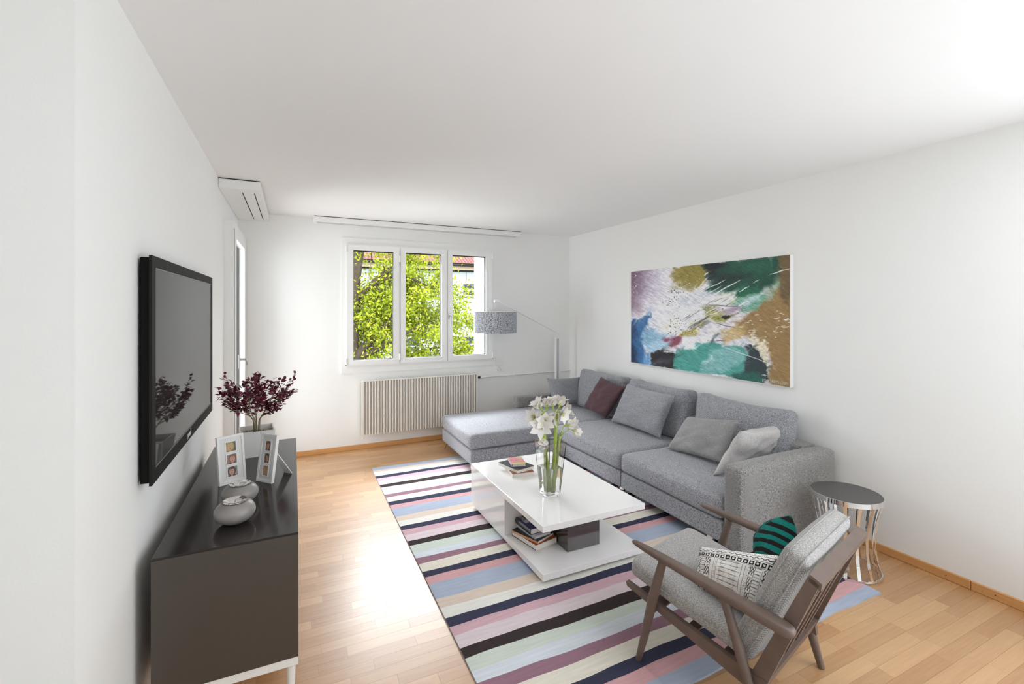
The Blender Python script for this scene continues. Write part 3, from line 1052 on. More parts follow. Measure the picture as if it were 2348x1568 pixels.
paint([(1800, 100), (1930, 80), (1930, 1560), (1690, 1480), (1690, 1160), (1450, 1010), (1280, 830), (1530, 690), (1690, 560), (1780, 420)], (148, 120, 78), 40)
paint([(1795, 110), (1930, 80), (1930, 560), (1830, 640), (1770, 460)], (104, 88, 62), 60, 0.9)
paint([(1620, 500), (1760, 350), (1810, 400), (1720, 560), (1600, 640)], (126, 150, 122), 50, 0.8, 0.4)
paint([(460, 660), (690, 480), (1000, 500), (1320, 520), (1360, 600), (1000, 720), (820, 900), (620, 960), (510, 860)], (226, 226, 232), 50)
paint([(720, 560), (1010, 500), (1050, 560), (820, 680), (700, 640)], (190, 196, 204), 50, 0.8, 0.4)
paint([(1180, 600), (1560, 510), (1660, 580), (1540, 700), (1400, 720), (1340, 650)], (92, 156, 128), 30, 1, 0.4)
paint([(1380, 640), (1450, 560), (1600, 540), (1560, 600), (1430, 650)], (190, 206, 212), 24, 0.9, 0.3)
paint([(1040, 620), (1120, 560), (1320, 530), (1330, 590), (1200, 640)], (232, 232, 234), 20, 1, 0.2)
paint([(1120, 720), (1300, 650), (1420, 680), (1250, 740)], (150, 128, 150), 30, 0.8)
paint([(970, 660), (1130, 720), (1300, 760), (1200, 830), (1000, 790)], (136, 134, 56), 34, 1, 0.5)
paint([(700, 930), (900, 880), (980, 800), (1000, 850), (880, 960), (720, 990)], (168, 156, 64), 30, 0.9, 0.6)
paint([(850, 840), (1000, 790), (1050, 830), (960, 900), (880, 900)], (84, 82, 72), 30, 0.7, 0.6)
paint([(500, 860), (620, 780), (760, 800), (700, 940), (560, 930)], (232, 228, 216), 40, 0.8, 0.3)
paint([(1170, 745), (1215, 740), (1255, 780), (1220, 805), (1180, 790)], (30, 30, 34), 10)
paint([(180, 815), (290, 800), (420, 712), (434, 765), (360, 900), (330, 1000), (350, 1100), (350, 1240), (250, 1250), (180, 1000)], (54, 100, 146), 26)
paint([(180, 830), (270, 850), (240, 1000), (270, 1260), (180, 1260)], (27, 40, 66), 50, 0.95)
paint([(340, 950), (420, 880), (560, 950), (610, 1050), (430, 1150), (330, 1030)], (120, 166, 194), 34, 0.95, 0.3)
paint([(370, 1060), (520, 1010), (600, 1060), (440, 1130)], (176, 204, 220), 30, 0.8, 0.3)
paint([(540, 1010), (640, 990), (740, 962), (778, 1040), (640, 1075)], (134, 76, 92), 16)
paint([(350, 1150), (420, 1140), (430, 1270), (350, 1270)], (70, 130, 182), 24, 0.9, 0.3)
paint([(425, 1140), (520, 1105), (690, 1145), (690, 1330), (425, 1290)], (36, 33, 37), 18)
paint([(450, 1220), (600, 1190), (600, 1260), (480, 1280)], (96, 104, 112), 40, 0.7, 0.6)
paint([(670, 1140), (900, 1050), (1050, 1020), (1200, 1080), (1400, 1080), (1460, 1200), (1400, 1340), (1250, 1400), (680, 1340), (655, 1230)], (74, 150, 140), 24)
paint([(1050, 1110), (1180, 1090), (1380, 1110), (1450, 1220), (1180, 1370), (900, 1350), (1000, 1220)], (132, 182, 182), 26, 0.95, 0.25)
paint([(980, 1260), (1020, 1190), (1080, 1170), (1060, 1220), (1000, 1290)], (206, 222, 222), 20, 0.8, 0.3)
paint([(770, 1000), (880, 985), (890, 1090), (770, 1115)], (236, 238, 240), 30)
paint([(1160, 930), (1280, 890), (1400, 850), (1450, 940), (1290, 1000), (1200, 1060)], (192, 166, 112), 30, 0.95, 0.3)
paint([(930, 980), (1080, 900), (1180, 880), (1150, 930), (990, 1010)], (234, 234, 230), 20, 0.9, 0.3)
paint([(1030, 1050), (1100, 960), (1150, 920), (1140, 980), (1060, 1070)], (82, 88, 96), 18, 0.8, 0.5)
paint([(1420, 1090), (1480, 1055), (1580, 1100), (1640, 1250), (1690, 1420), (1620, 1490), (1390, 1360), (1455, 1200)], (46, 59, 63), 22)
paint([(1240, 1400), (1400, 1330), (1620, 1390), (1640, 1520), (1300, 1440)], (40, 92, 82), 34)
paint([(1445, 1000), (1490, 950), (1510, 990), (1570, 1010), (1655, 1030), (1665, 1200), (1650, 1300), (1620, 1210), (1560, 1115), (1490, 1100)], (226, 217, 192), 12)
paint([(1480, 960), (1510, 880), (1530, 900), (1510, 980)], (214, 200, 170), 12, 0.8)
ra = random.Random(4)
# painterly smears: short loaded-brush strokes that drag the colour found where they start
A2, X2, Y2 = IMG.reshape(NV + 1, NU + 1, 3), QX.reshape(NV + 1, NU + 1), QY.reshape(NV + 1, NU + 1)
for _ in range(1500):
    j0, i0 = ra.randrange(NV + 1), ra.randrange(NU + 1)
    x0, y0 = X2[j0, i0], Y2[j0, i0]
    if x0 > 1650 or (x0 < 420 and y0 > 760):
        an = ra.gauss(1.45, 0.35)
    elif y0 > 1000:
        an = ra.gauss(-0.35, 0.5)
    elif x0 < 560:
        an = ra.gauss(-0.9, 0.7)
    else:
        an = ra.gauss(-0.52, 0.22)
    L, w_ = ra.uniform(25, 120), ra.uniform(5, 17)
    x1, y1 = x0 + L * math.cos(an), y0 + L * math.sin(an)
    sel = np.nonzero((X2[0] > min(x0, x1) - w_) & (X2[0] < max(x0, x1) + w_))[0]
    if len(sel) < 2:
        continue
    c0, c1 = sel[0], sel[-1] + 1
    col = np.clip(A2[j0, i0] * ra.uniform(0.93, 1.08), 0, 255)
    xx_, yy_ = X2[:, c0:c1], Y2[:, c0:c1]
    ex, ey = x1 - x0, y1 - y0
    tt = np.clip(((xx_ - x0) * ex + (yy_ - y0) * ey) / (ex * ex + ey * ey), 0, 1)
    d = np.hypot(xx_ - x0 - tt * ex, yy_ - y0 - tt * ey)
    hair = 0.55 + 0.45 * np.sin((-(xx_ - x0) * ey + (yy_ - y0) * ex) / L * 1.9 + i0)
    al = np.clip((1.0 - d / w_) * 2.2, 0, 1) * (1 - 0.75 * tt) * (0.35 + 0.65 * hair) * 0.85
    A2[:, c0:c1] = A2[:, c0:c1] * (1 - al[..., None]) + col * al[..., None]
IMG = A2.reshape(-1, 3)
for (a, b_, c_, d_, w_) in ((960, 500, 1220, 375, 5), (1040, 560, 1370, 378, 7), (1360, 505, 1465, 443, 6), (1505, 412, 1570, 375, 4), (1680, 322, 1895, 258, 6), (1215, 1092, 1745, 1287, 4),
                            (800, 640, 890, 520, 5), (790, 790, 1010, 560, 5), (990, 330, 1030, 300, 9), (900, 500, 1030, 345, 5), (1230, 640, 1345, 548, 6), (1340, 660, 1455, 598, 7), (980, 770, 1230, 680, 4),
                            (960, 560, 1180, 440, 4), (1830, 800, 1900, 796, 9), (1600, 1380, 1660, 1390, 5)):
    stroke(a, b_, c_, d_, w_, (236, 236, 236))
for _ in range(46):
    x_, y_ = ra.uniform(1290, 1880), ra.uniform(690, 1000)
    stroke(x_, y_, x_ + ra.uniform(12, 55), y_ - ra.uniform(-2, 8), ra.uniform(3, 5), (235, 232, 224), 0.95, 1)
for _ in range(60):
    x_ = ra.uniform(760, 1250)
    y_ = 880 - 0.62 * (x_ - 760) + ra.uniform(-90, 90)
    L = ra.uniform(40, 170)
    stroke(x_, y_, x_ + L, y_ - L * ra.uniform(0.4, 0.7), ra.uniform(2.5, 5), ra.choice([(238, 238, 240), (60, 56, 50), (200, 196, 120), (120, 116, 128), (240, 240, 240)]), 0.85)
for (a, b_, c_, d_) in ((1010, 640, 1350, 660), (1080, 830, 1310, 880), (500, 1112, 680, 1132), (1090, 1020, 1220, 1020), (760, 800, 860, 730)):
    stroke(a, b_, c_, d_, 4, (40, 38, 36))
for _ in range(190):
    q = ra.choice([(700, 490, 40, 20, 0), (640, 600, 50, 40, 0), (680, 800, 60, 45, 0), (800, 900, 110, 50, 0), (260, 450, 20, 130, 1), (1120, 700, 130, 60, 0), (900, 420, 90, 40, 1), (460, 740, 20, 15, 1), (700, 950, 50, 25, 0)])
    x_, y_ = ra.gauss(q[0], q[2]), ra.gauss(q[1], q[3])
    stroke(x_, y_, x_ + ra.uniform(1, 9), y_ + ra.uniform(-3, 3), ra.uniform(3.5, 7), (238, 238, 238) if q[4] else (34, 32, 32), 0.95, 0)
IMG *= (0.88 + 0.24 * vnoise((QX + QY * 0.7) / 45, (QY - QX * 0.5) / 6, 7))[:, None]
IMG = np.clip(IMG, 0, 255) / 255
LIN = np.clip(np.where(IMG <= 0.04045, IMG / 12.92, ((IMG + 0.055) / 1.055) ** 2.4) * 1.2, 0, 0.92)
cols = np.concatenate([LIN, np.ones((len(LIN), 1))], axis=1)
t = thing('abstract_painting', 'large abstract canvas in white, green, ochre and blue on the right wall above the sofa', 'painting', (XR, 3.1, 1.45))
part('canvas', t, G().box((PX + 0.0005, PY1 - 0.004, PZ0 - 0.004), (XR - 0.001, PY0 + 0.004, PZ1 + 0.004), 0.002, 1), mat('canvas_edge', S(240, 240, 240), 0.8))
part('paint_layer', t, g, painted('oil_paint', 0.5, 0.3), colors=cols)
Mt = Matrix(((0, 0, -1, PX - 0.0006), (-1, 0, 0, 2.440), (0, 1, 0, 0.972), (0, 0, 0, 1)))
lettering('signature', t, 'JIYOUARTS.COM', 0.030, Mt, mat('signature_paint', S(205, 205, 200), 0.6), fit=0.212)

# ------------------------------------------------------------------ coffee table
M_TAB = mat('white_high_gloss', S(249, 247, 246), 0.10, coat=0.5)
M_BLOCK = mat('dark_gloss_block', S(62, 54, 52), 0.12, spec=0.8, coat=0.5)
t = thing('coffee_table', 'low white gloss coffee table with overhanging top on the striped rug', 'coffee table', (1.6, 2.8, 0.009))
part('table_top', t, G().box((1.238, 2.220, 0.309), (1.956, 3.362, 0.345), 0.0025, 2), M_TAB)
part('bottom_shelf', t, G().box((1.250, 2.238, 0.030), (1.962, 3.362, 0.067), 0.0025, 2), M_TAB)
part('plinth', t, G().box((1.30, 2.28, 0.0095), (1.91, 3.32, 0.030)), M_BLACK)
part('side_panel', t, G().box((1.242, 2.735, 0.0675), (1.260, 3.360, 0.3085), 0.001, 1), M_TAB)
part('divider_panel', t, G().box((1.2605, 2.735, 0.0675), (1.940, 2.755, 0.3085), 0.001, 1), M_TAB)
part('end_panel', t, G().box((1.2605, 3.34, 0.0675), (1.94, 3.358, 0.3085), 0.001, 1), M_TAB)
part('side_panel', t, G().box((1.94, 2.735, 0.0675), (1.956, 3.360, 0.3085), 0.001, 1), M_TAB)
part('support_block', t, G().box((1.500, 2.382, 0.0675), (1.735, 2.733, 0.3085), 0.002, 1), M_BLOCK)

# ------------------------------------------------------------------ books
M_PAGE = bumpy('book_pages', S(236, 230, 222), 0.9, 60, 0.1)


def book(label, c, size, rz, mats, group=None, spine_bulge=0.0, cover=0.0018):
    """closed book lying flat: page block, two covers and spine; mats = (front, back/spine)"""
    (w_, l_, h_) = size
    t_ = thing('book', label, 'book', c, rz, group)
    part('page_block', t_, G().box((-w_ / 2 + 0.006, -l_ / 2 + 0.003, cover), (w_ / 2 - 0.003, l_ / 2 - 0.003, h_ - cover)), M_PAGE, local=True)
    part('front_cover', t_, G().box((-w_ / 2, -l_ / 2, h_ - cover), (w_ / 2, l_ / 2, h_)), mats[0], local=True)
    part('back_cover', t_, G().box((-w_ / 2, -l_ / 2, 0), (w_ / 2, l_ / 2, cover)), mats[1], local=True)
    prof = [(-w_ / 2 - spine_bulge * math.sin(PI * k / 8), cover + (h_ - 2 * cover) * k / 8) for k in range(9)]
    g_ = G()
    vs = [(x_, y_, z_) for y_ in (-l_ / 2, l_ / 2) for x_, z_ in prof] + [(x_ + 0.004, y_, z_) for y_ in (-l_ / 2, l_ / 2) for x_, z_ in prof]
    fs = [(k, 9 + k, 10 + k, k + 1) for k in range(8)] + [(18 + k + 1, 27 + k + 1, 27 + k, 18 + k) for k in range(8)]
    fs += [(k, k + 1, 19 + k, 18 + k) for k in range(8)] + [(9 + k + 1, 9 + k, 27 + k, 28 + k) for k in range(8)]
    g_.add(vs, fs)
    part('spine', t_, g_, mats[1], local=True)
    return t_


M_BKW = mat('book_cover_white', S(232, 228, 222), 0.4)
M_BKK = mat('book_cover_black', S(30, 30, 34), 0.35)
M_BKO = mat('book_cover_rust', S(150, 78, 30), 0.35)
M_BKN = mat('book_cover_navy', S(44, 44, 96), 0.35)
M_BKS = mat('book_cover_silver', S(190, 192, 200), 0.3)
GB = 'books lying on the coffee table'
book('thick white book with rust coloured cover at the bottom of the pile on the tabletop', (1.500, 3.055, 0.3455), (0.165, 0.225, 0.026), math.radians(-8), (M_BKO, M_BKW), GB)
book('white book with black cover in the middle of the pile on the tabletop', (1.490, 3.075, 0.372), (0.160, 0.225, 0.022), math.radians(14), (M_BKK, M_BKW), GB)
tb = book('small paperback with blurred pink and yellow cover on top of the pile on the tabletop', (1.500, 3.085, 0.3945), (0.105, 0.150, 0.022), math.radians(-14), (M_BKW, M_BKS), GB, 0.004)
g = G().grid((-0.052, -0.0745, 0.0223), (0.1045, 0, 0), (0, 0.149, 0), 24, 32)
U2, V2 = np.meshgrid(np.arange(25) / 24, np.arange(33) / 32)
U2, V2 = U2.ravel(), V2.ravel()
n1, n2 = vnoise(U2 * 4, V2 * 4, 20), vnoise(U2 * 5 + 3, V2 * 5, 21)
c3 = np.stack([0.75 - 0.1 * n2, 0.18 + 0.45 * n1 * n2, 0.14 + 0.35 * n2 * (1 - n1)], 1)
c3 = np.where((n1 > 0.62)[:, None], np.array([0.35, 0.5, 0.2]), c3)
c3 = np.where((V2 < 0.12)[:, None], np.array([0.75, 0.68, 0.12]), c3)
part('cover_print', tb, g, painted('paperback_print', 0.3), local=True, colors=np.concatenate([c3, np.ones((len(c3), 1))], 1))
GS = 'books stacked on the lower table shelf'
book('white brochure at the bottom of the stack on the lower shelf', (1.378, 2.585, 0.0675), (0.16, 0.23, 0.009), math.radians(24), (M_BKW, M_BKW), GS)
tb = book('thick rust orange book low in the stack on the lower shelf', (1.386, 2.594, 0.077), (0.175, 0.235, 0.036), math.radians(12), (M_BKO, M_BKW), GS)
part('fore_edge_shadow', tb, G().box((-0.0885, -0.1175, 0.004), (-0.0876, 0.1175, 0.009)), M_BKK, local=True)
book('black and orange magazine resting on the rust orange book', (1.376, 2.598, 0.1135), (0.16, 0.215, 0.016), math.radians(22), (M_BKK, mat('magazine_edge', S(214, 160, 120), 0.4)), GS)
book('silver grey paperback under the black and blue book on the lower shelf', (1.385, 2.605, 0.130), (0.125, 0.200, 0.016), math.radians(8), (M_BKS, M_BKS), GS)
tb = book('black and blue book with white lettering on top of the lower shelf stack', (1.368, 2.622, 0.1465), (0.105, 0.185, 0.034), math.radians(4), (M_BKN, M_BKK), GS, 0.006)
part('cover_picture', tb, G().box((-0.035, -0.005, 0.0342), (0.045, 0.035, 0.0346)), M_BKS, local=True)
part('cover_band', tb, G().box((-0.0525, 0.035, 0.0341), (0.0525, 0.0925, 0.0345)), M_BKK, local=True)
M_INK = mat('white_ink', S(235, 235, 235), 0.5)
for (txt, xx, sz) in (('EYE', -0.030, 0.030), ('TOP', 0.012, 0.022)):
    Mt = Matrix.Translation((xx, 0.088, 0.0347)) @ Matrix.Rotation(-PI / 2, 4, 'Z')
    lettering('lettering', tb, txt, sz, ROOT[tb.name].inverted() @ Mt, M_INK, fit=0.045)

# ------------------------------------------------------------------ glass vase with white lilies
vx, vy = 1.497, 2.588
t = thing('glass_vase', 'tall square clear glass vase half filled with water on the coffee table', 'vase', (vx, vy, 0.3455))
M_GLASS = glass('clear_glass', 0.0, 1.45)


def sq(h, z):
    return [(vx - h, vy - h, z), (vx + h, vy - h, z), (vx + h, vy + h, z), (vx - h, vy + h, z)]


g = G()
h0, h1, z0, z1, th = 0.046, 0.0765, 0.3457, 0.690, 0.0035
rings_ = [sq(h0, z0), sq(h1, z1), sq(h1 - th, z1), sq(h0 - th + 0.001, z0 + 0.012)]
g.v = [p for r_ in rings_ for p in r_]
g.f = [(0, 3, 2, 1)] + [(r_ * 4 + k, r_ * 4 + (k + 1) % 4, (r_ + 1) * 4 + (k + 1) % 4, (r_ + 1) * 4 + k) for r_ in range(3) for k in range(4)] + [(12, 13, 14, 15)]
g.mi = [0] * len(g.f)
part('glass_body', t, g, M_GLASS)
wz = 0.525
hw = h0 + (h1 - h0) * (wz - z0) / (z1 - z0) - th - 0.0006
g = G().hexa(sq(h0 - th + 0.0004, z0 + 0.0126), sq(hw, wz))
part('water', t, g, glass('water', 0.0, 1.33))

M_STALK = mat('green_stalk', S(172, 192, 84), 0.45)
M_PETAL = mat('white_petal', S(244, 240, 236), 0.6)
M_STAMEN = mat('green_stamen', S(178, 200, 70), 0.5)
M_FLEAF = mat('dark_green_leaf', S(64, 96, 62), 0.5)


def petal_geo(L, W, curl):
    """pointed petal along +z bending outwards"""
    g_ = G()
    n = 7
    for i in range(n + 1):
        f = i / n
        wd = W * max(0.0, math.sin(PI * min(1, 0.08 + 0.92 * f) ** 0.85)) ** 0.7 * (1 if f < 1 else 0.05)
        out = 0.012 * f + 0.85 * curl * L * f ** 1.7
        up = L * (f - 0.30 * curl * f * f)
        for s_ in (-1, -0.5, 0, 0.5, 1):
            g_.v.append((s_ * wd, out - 0.25 * abs(s_) * wd, up))
    for i in range(n):
        for k in range(4):
            a = i * 5 + k
            g_.f.append((a, a + 1, a + 6, a + 5))
    g_.mi = [0] * len(g_.f)
    return g_


PET = {}
rf = random.Random(9)


def blossom(parent, p, d, L=0.075, curl=0.75, W=0.0265):
    """six-petalled lily blossom at p opening along d"""
    d = Vector(d).normalized()
    Q = d.to_track_quat('Z', 'Y').to_matrix().to_4x4()
    Mb = Matrix.Translation(Vector(p)) @ Q
    g_ = G().lathe([(0.004, -0.028), (0.006, -0.012), (0.009, 0.0), (0.011, 0.012)], 10)
    g_.xf(Mb)
    b_ = part('blossom', parent, g_, M_STAMEN, 'all')
    for k in range(6):
        key = (round(L, 3), round(curl, 2), round(W, 3), k % 2)
        g_ = petal_geo(L * (1 if k % 2 else 0.94), W * (1.0 if k % 2 else 1.25), curl)
        g_.xf(Mb @ Matrix.Rotation(k * PI / 3 + rf.uniform(-0.12, 0.12), 4, 'Z'))
        part('petal', b_, g_, M_PETAL, 'all')
    g_ = G()
    for k in range(6):
        a = k * PI / 3 + 0.4
        g_.tube([(0, 0, 0), (0.006 * math.cos(a), 0.006 * math.sin(a), 0.02), (0.013 * math.cos(a), 0.013 * math.sin(a), 0.038)], [0.0014, 0.0012, 0.0022], 5)
    g_.xf(Mb)
    part('stamens', b_, g_, M_STAMEN, 'all')


def lily(label, foot, top, flowers, r=0.0105, bend=0.0, low=True):
    t_ = thing('lily_stem', label, 'flower', foot, 0, 'white lilies in the glass vase')
    f, q = Vector(foot), Vector(top)
    mid = (f + q) / 2 + Vector((bend, 0, 0))
    g_ = G().tube([f, f.lerp(mid, 0.6), mid, mid.lerp(q, 0.6), q], [r * 1.25, r * 1.15, r, r, r * 0.9], 10)
    part('stalk', t_, g_, M_STALK, 'all')
    for k in range(3):
        zz = f.lerp(mid, 0.05 + 0.05 * k)
        g_ = G().tube([zz - Vector((0, 0, 0.002)), zz + Vector((0, 0, 0.003))], r * 1.42, 10)
        part('stalk_ring', t_, g_, M_STALK, 'all')
    for (p, d, L, curl) in flowers:
        p = Vector(p)
        d_ = Vector(d).normalized()
        base_ = p - d_ * 0.028
        part('pedicel', t_, G().tube([q, (q + base_) / 2 + Vector((0, 0, 0.006)), base_], [0.0045, 0.003, 0.0035], 7), M_STALK, 'all')
        blossom(t_, p, d_, L, curl)
    return t_


def fl(px, py, dy=0.0):
    """point near the bouquet's own upright plane (through the vase, facing the room)"""
    return (1.497 + (px - 1262) * 0.00262 + dy * 0.36, 2.588 - (px - 1262) * 0.00124 + dy * 0.93, 1.543 - (py - 707) * 0.002815 - dy * 0.25)


toC = (-0.50, -0.86, 0.0)
lily('white lily stem on the left of the vase with a tall round flower head', (1.478, 2.590, 0.372), fl(1247, 945), [
    (fl(1231, 958, -0.02), (-0.85, -0.30, 0.30), 0.078, 0.80), (fl(1240, 934), (-0.55, 0.10, 0.80), 0.076, 0.7), (fl(1256, 932, 0.02), (0.05, 0.2, 1.0), 0.076, 0.7),
    (fl(1246, 962, -0.04), (-0.30, -0.95, -0.10), 0.078, 0.9), (fl(1258, 955, -0.02), (0.55, -0.60, -0.05), 0.075, 0.8)])
lily('white lily stem in the middle of the vase with the highest blossoms', (1.506, 2.575, 0.366), fl(1277, 947), [
    (fl(1268, 930), (-0.10, 0.05, 1.0), 0.076, 0.65), (fl(1284, 928, 0.01), (0.40, 0.10, 0.85), 0.076, 0.7), (fl(1291, 944), (0.85, -0.25, 0.35), 0.078, 0.8), (fl(1281, 946, -0.03), (0.35, -0.85, -0.20), 0.074, 0.8)], 0.0115)
lily('short white lily stem at the front of the vase with wide open blossoms', (1.490, 2.560, 0.375), fl(1246, 990, -0.01), [
    (fl(1240, 977, -0.05), (-0.52, -0.84, 0.12), 0.082, 1.0), (fl(1243, 1006, -0.05), (-0.15, -0.55, -0.80), 0.068, 0.45)], 0.0085)
lily('white lily stem leaning right out of the vase with hanging blossoms', (1.512, 2.598, 0.372), fl(1284, 1000), [
    (fl(1302, 974), (0.92, -0.25, 0.15), 0.078, 0.55), (fl(1316, 985, 0.02), (0.75, 0.1, -0.45), 0.062, 0.45)], 0.0075, 0.01)
t = thing('leaf_sprig', 'dark green leaf blades standing behind the lilies in the vase', 'leaves', (1.505, 2.615, 0.40))
for (px, py, dx) in ((1262, 985, 0.0), (1286, 988, 0.03), (1292, 1000, 0.05), (1252, 1000, -0.02)):
    p0, p1 = Vector((1.505 + dx * 0.2, 2.615, 0.42)), Vector(fl(px, py, 0.04))
    g = G().tube([p0, p0.lerp(p1, 0.5), p0.lerp(p1, 0.8), p1], [0.003, 0.008, 0.007, 0.0008], 8, sx=1.0, sy=0.12)
    part('leaf_blade', t, g, M_FLEAF, 'all')

# ------------------------------------------------------------------ television
t = thing('television', 'wall mounted black flat screen television above the sideboard', 'television', (-0.47, 2.68, 1.32))
M_TVB = mat('black_bezel', S(38, 37, 35), 0.6, spec=0.06)
part('housing', t, G().box((-0.486, 2.022, 0.925), (-0.456, 3.352, 1.724), 0.006, 2), mat('black_housing', S(16, 16, 16), 0.5, spec=0.1))
part('bezel', t, wall_mesh([2.014, 2.062, 3.322, 3.362], [0.917, 0.966, 1.690, 1.731], {(1, 1)}, -0.449, -0.458, 'x'), M_TVB)
part('screen', t, G().box((-0.4565, 2.060, 0.964), (-0.4515, 3.324, 1.692)), mat('screen_glass', S(44, 42, 41), 0.03, spec=0.03))
part('inner_trim', t, wall_mesh([2.062, 2.0655, 3.3185, 3.322], [0.966, 0.9695, 1.6865, 1.690], {(1, 1)}, -0.4500, -0.4515, 'x'), mat('grey_trim', S(120, 118, 116), 0.4))
part('wall_mount', t, G().box((XL + 0.001, 2.45, 1.15), (-0.486, 2.92, 1.50)), M_BLACK)
g = G()
for k in range(3):
    yc = 2.640 + k * 0.021
    g.lathe([(0.0085, 0), (0.0085, 0.0008), (0.0048, 0.0008), (0.0048, 0)], 16, (0, 0, 0), close=True)
    n0 = len(g.v) - 64
    g.v[n0:] = [(-0.449 + p[2], yc + p[0], 0.941 + p[1] * 1.1) for p in g.v[n0:]]
g.box((-0.449, 2.695, 0.932), (-0.4482, 2.6995, 0.962)).box((-0.449, 2.625, 0.925), (-0.4482, 2.6295, 0.950))
part('logo_lettering', t, g, M_INK)

# ------------------------------------------------------------------ sideboard
M_SB = mat('dark_brown_lacquer', S(74, 68, 63), 0.26, spec=0.5)
M_SBT = mat('dark_brown_gloss_top', S(48, 43, 41), 0.14, spec=0.28)
t = thing('sideboard', 'low dark brown sideboard on a white metal frame under the television', 'sideboard', (-0.21, 2.68, 0))
part('carcass', t, G().box((-0.440, 1.972, 0.2005), (0.000, 3.396, 0.672), 0.001, 1), M_SB)
part('top_panel', t, G().box((-0.442, 1.966, 0.672), (0.0185, 3.402, 0.680), 0.0008, 1), M_SBT)
part('end_panel', t, G().box((-0.442, 1.966, 0.2005), (0.0185, 1.9718, 0.6718), 0.0005, 1), M_SB)
part('end_panel', t, G().box((-0.442, 3.3962, 0.2005), (0.0185, 3.402, 0.6718), 0.0005, 1), M_SB)
for k in range(3):
    y0 = 1.974 + k * 0.4745
    d = part('door', t, G().box((0.001, y0, 0.203), (0.0175, y0 + 0.4715, 0.670), 0.001, 1), M_SB)
    part('handle_notch', d, G().box((0.0176, y0 + 0.44, 0.640), (0.0182, y0 + 0.470, 0.668)), M_BLACK)
part('frame', t, G().box((-0.435, 1.970, 0.166), (0.0185, 3.398, 0.200), 0.002, 1), M_TRIMW)
for (x0, y0) in ((-0.022, 1.985), (-0.425, 1.985), (-0.022, 3.355), (-0.425, 3.355)):
    part('leg', t, G().tube([(x0 + 0.015, y0 + 0.015, 0.0005), (x0 + 0.015, y0 + 0.015, 0.166)], [0.0125, 0.0165], 16), M_TRIMW, 40)

# ------------------------------------------------------------------ potted shrub on the sideboard
ZT = 0.6805
t = thing('potted_shrub', 'dark red leaved shrub in a square white pot on the sideboard', 'potted plant', (-0.19, 3.14, ZT))
px_, py_ = -0.195, 3.135
M_POT = mat('white_ceramic', S(236, 235, 232), 0.25)


def psq(h, z):
    a = math.radians(6)
    return [(px_ + h * (x_ * math.cos(a) - y_ * math.sin(a)), py_ + h * (x_ * math.sin(a) + y_ * math.cos(a)), z) for x_, y_ in ((-1, -1), (1, -1), (1, 1), (-1, 1))]


rings_ = [psq(0.074, ZT), psq(0.092, ZT + 0.150), psq(0.084, ZT + 0.150), psq(0.080, ZT + 0.115)]
g = G()
g.v = [p for r_ in rings_ for p in r_]
g.f = [(0, 3, 2, 1)] + [(r_ * 4 + k, r_ * 4 + (k + 1) % 4, (r_ + 1) * 4 + (k + 1) % 4, (r_ + 1) * 4 + k) for r_ in range(3) for k in range(4)] + [(12, 13, 14, 15)]
g.mi = [0] * len(g.f)
part('pot', t, g, M_POT)
g = G()
rb = random.Random(6)
for _ in range(420):
    x_, y_ = rb.uniform(-0.078, 0.078), rb.uniform(-0.078, 0.078)
    r_ = rb.uniform(0.004, 0.0065)
    g.lathe([(0.0001, -r_), (r_ * 0.8, -r_ * 0.5), (r_, 0), (r_ * 0.75, r_ * 0.55), (0.0001, r_ * 0.75)], 6, (px_ + x_, py_ + y_, ZT + 0.117 + rb.uniform(0, 0.008)))
w = base('pebbles', S(200, 190, 170), 0.7)
geo = w.n('ShaderNodeNewGeometry')
rp = w.n('ShaderNodeValToRGB')
rp.color_ramp.elements[0].color = S(120, 104, 82)
rp.color_ramp.elements[1].color = S(226, 218, 200)
w.l(geo, 'Random Per Island', rp, 'Fac')
w.l(rp, 'Color', w.b, 'Base Color')
part('pebbles', t, g, w.m, 'all', kind='stuff')
M_STEM = bumpy('pale_twig', S(150, 138, 112), 0.8, 60, 0.5, 0.002, 0.3)
leaf_at = []
twg = G()
for k in range(5):
    a = k * 2 * PI / 5 + 0.5
    b0 = Vector((px_ + 0.012 * math.cos(a), py_ + 0.012 * math.sin(a), ZT + 0.115))
    b1 = b0 + Vector((0.006 * math.cos(a), 0.006 * math.sin(a), 0.085))
    b2 = b1 + Vector((0.05 * math.cos(a), 0.05 * math.sin(a), 0.07))
    b3 = b2 + Vector((0.05 * math.cos(a + 0.4), 0.05 * math.sin(a + 0.4), 0.09))
    part('stem', t, G().tube([b0, b1, b2, b3], [0.0045, 0.0038, 0.0026, 0.0016], 7), M_STEM, 'all')
    for j in range(7):
        st = b1.lerp(b2, rb.uniform(0.2, 1)) if j < 4 else b2.lerp(b3, rb.uniform(0.1, 0.9))
        az = a + rb.uniform(-0.9, 0.9)
        ln = rb.uniform(0.10, 0.19)
        up = rb.uniform(0.15, 0.75)
        m1 = st + Vector((math.cos(az) * ln * 0.55, math.sin(az) * ln * 0.55, ln * 0.20))
        e1 = st + Vector((math.cos(az) * ln * 0.85, math.sin(az) * ln * 0.85, ln * up + 0.03))
        # keep the crown in front of the wall, clear of the plaster
        for vv in (m1, e1):
            vv.x = max(vv.x, -0.405)
        twg.tube([st, m1, e1], [0.0018, 0.0013, 0.0006], 5, cap=False)
        for q in range(9):
            f = 0.35 + 0.65 * q / 8
            pp_ = (st * (1 - f) ** 2 + m1 * 2 * f * (1 - f) + e1 * f * f)
            leaf_at.append((pp_, Vector((math.cos(az), math.sin(az), 0.3))))
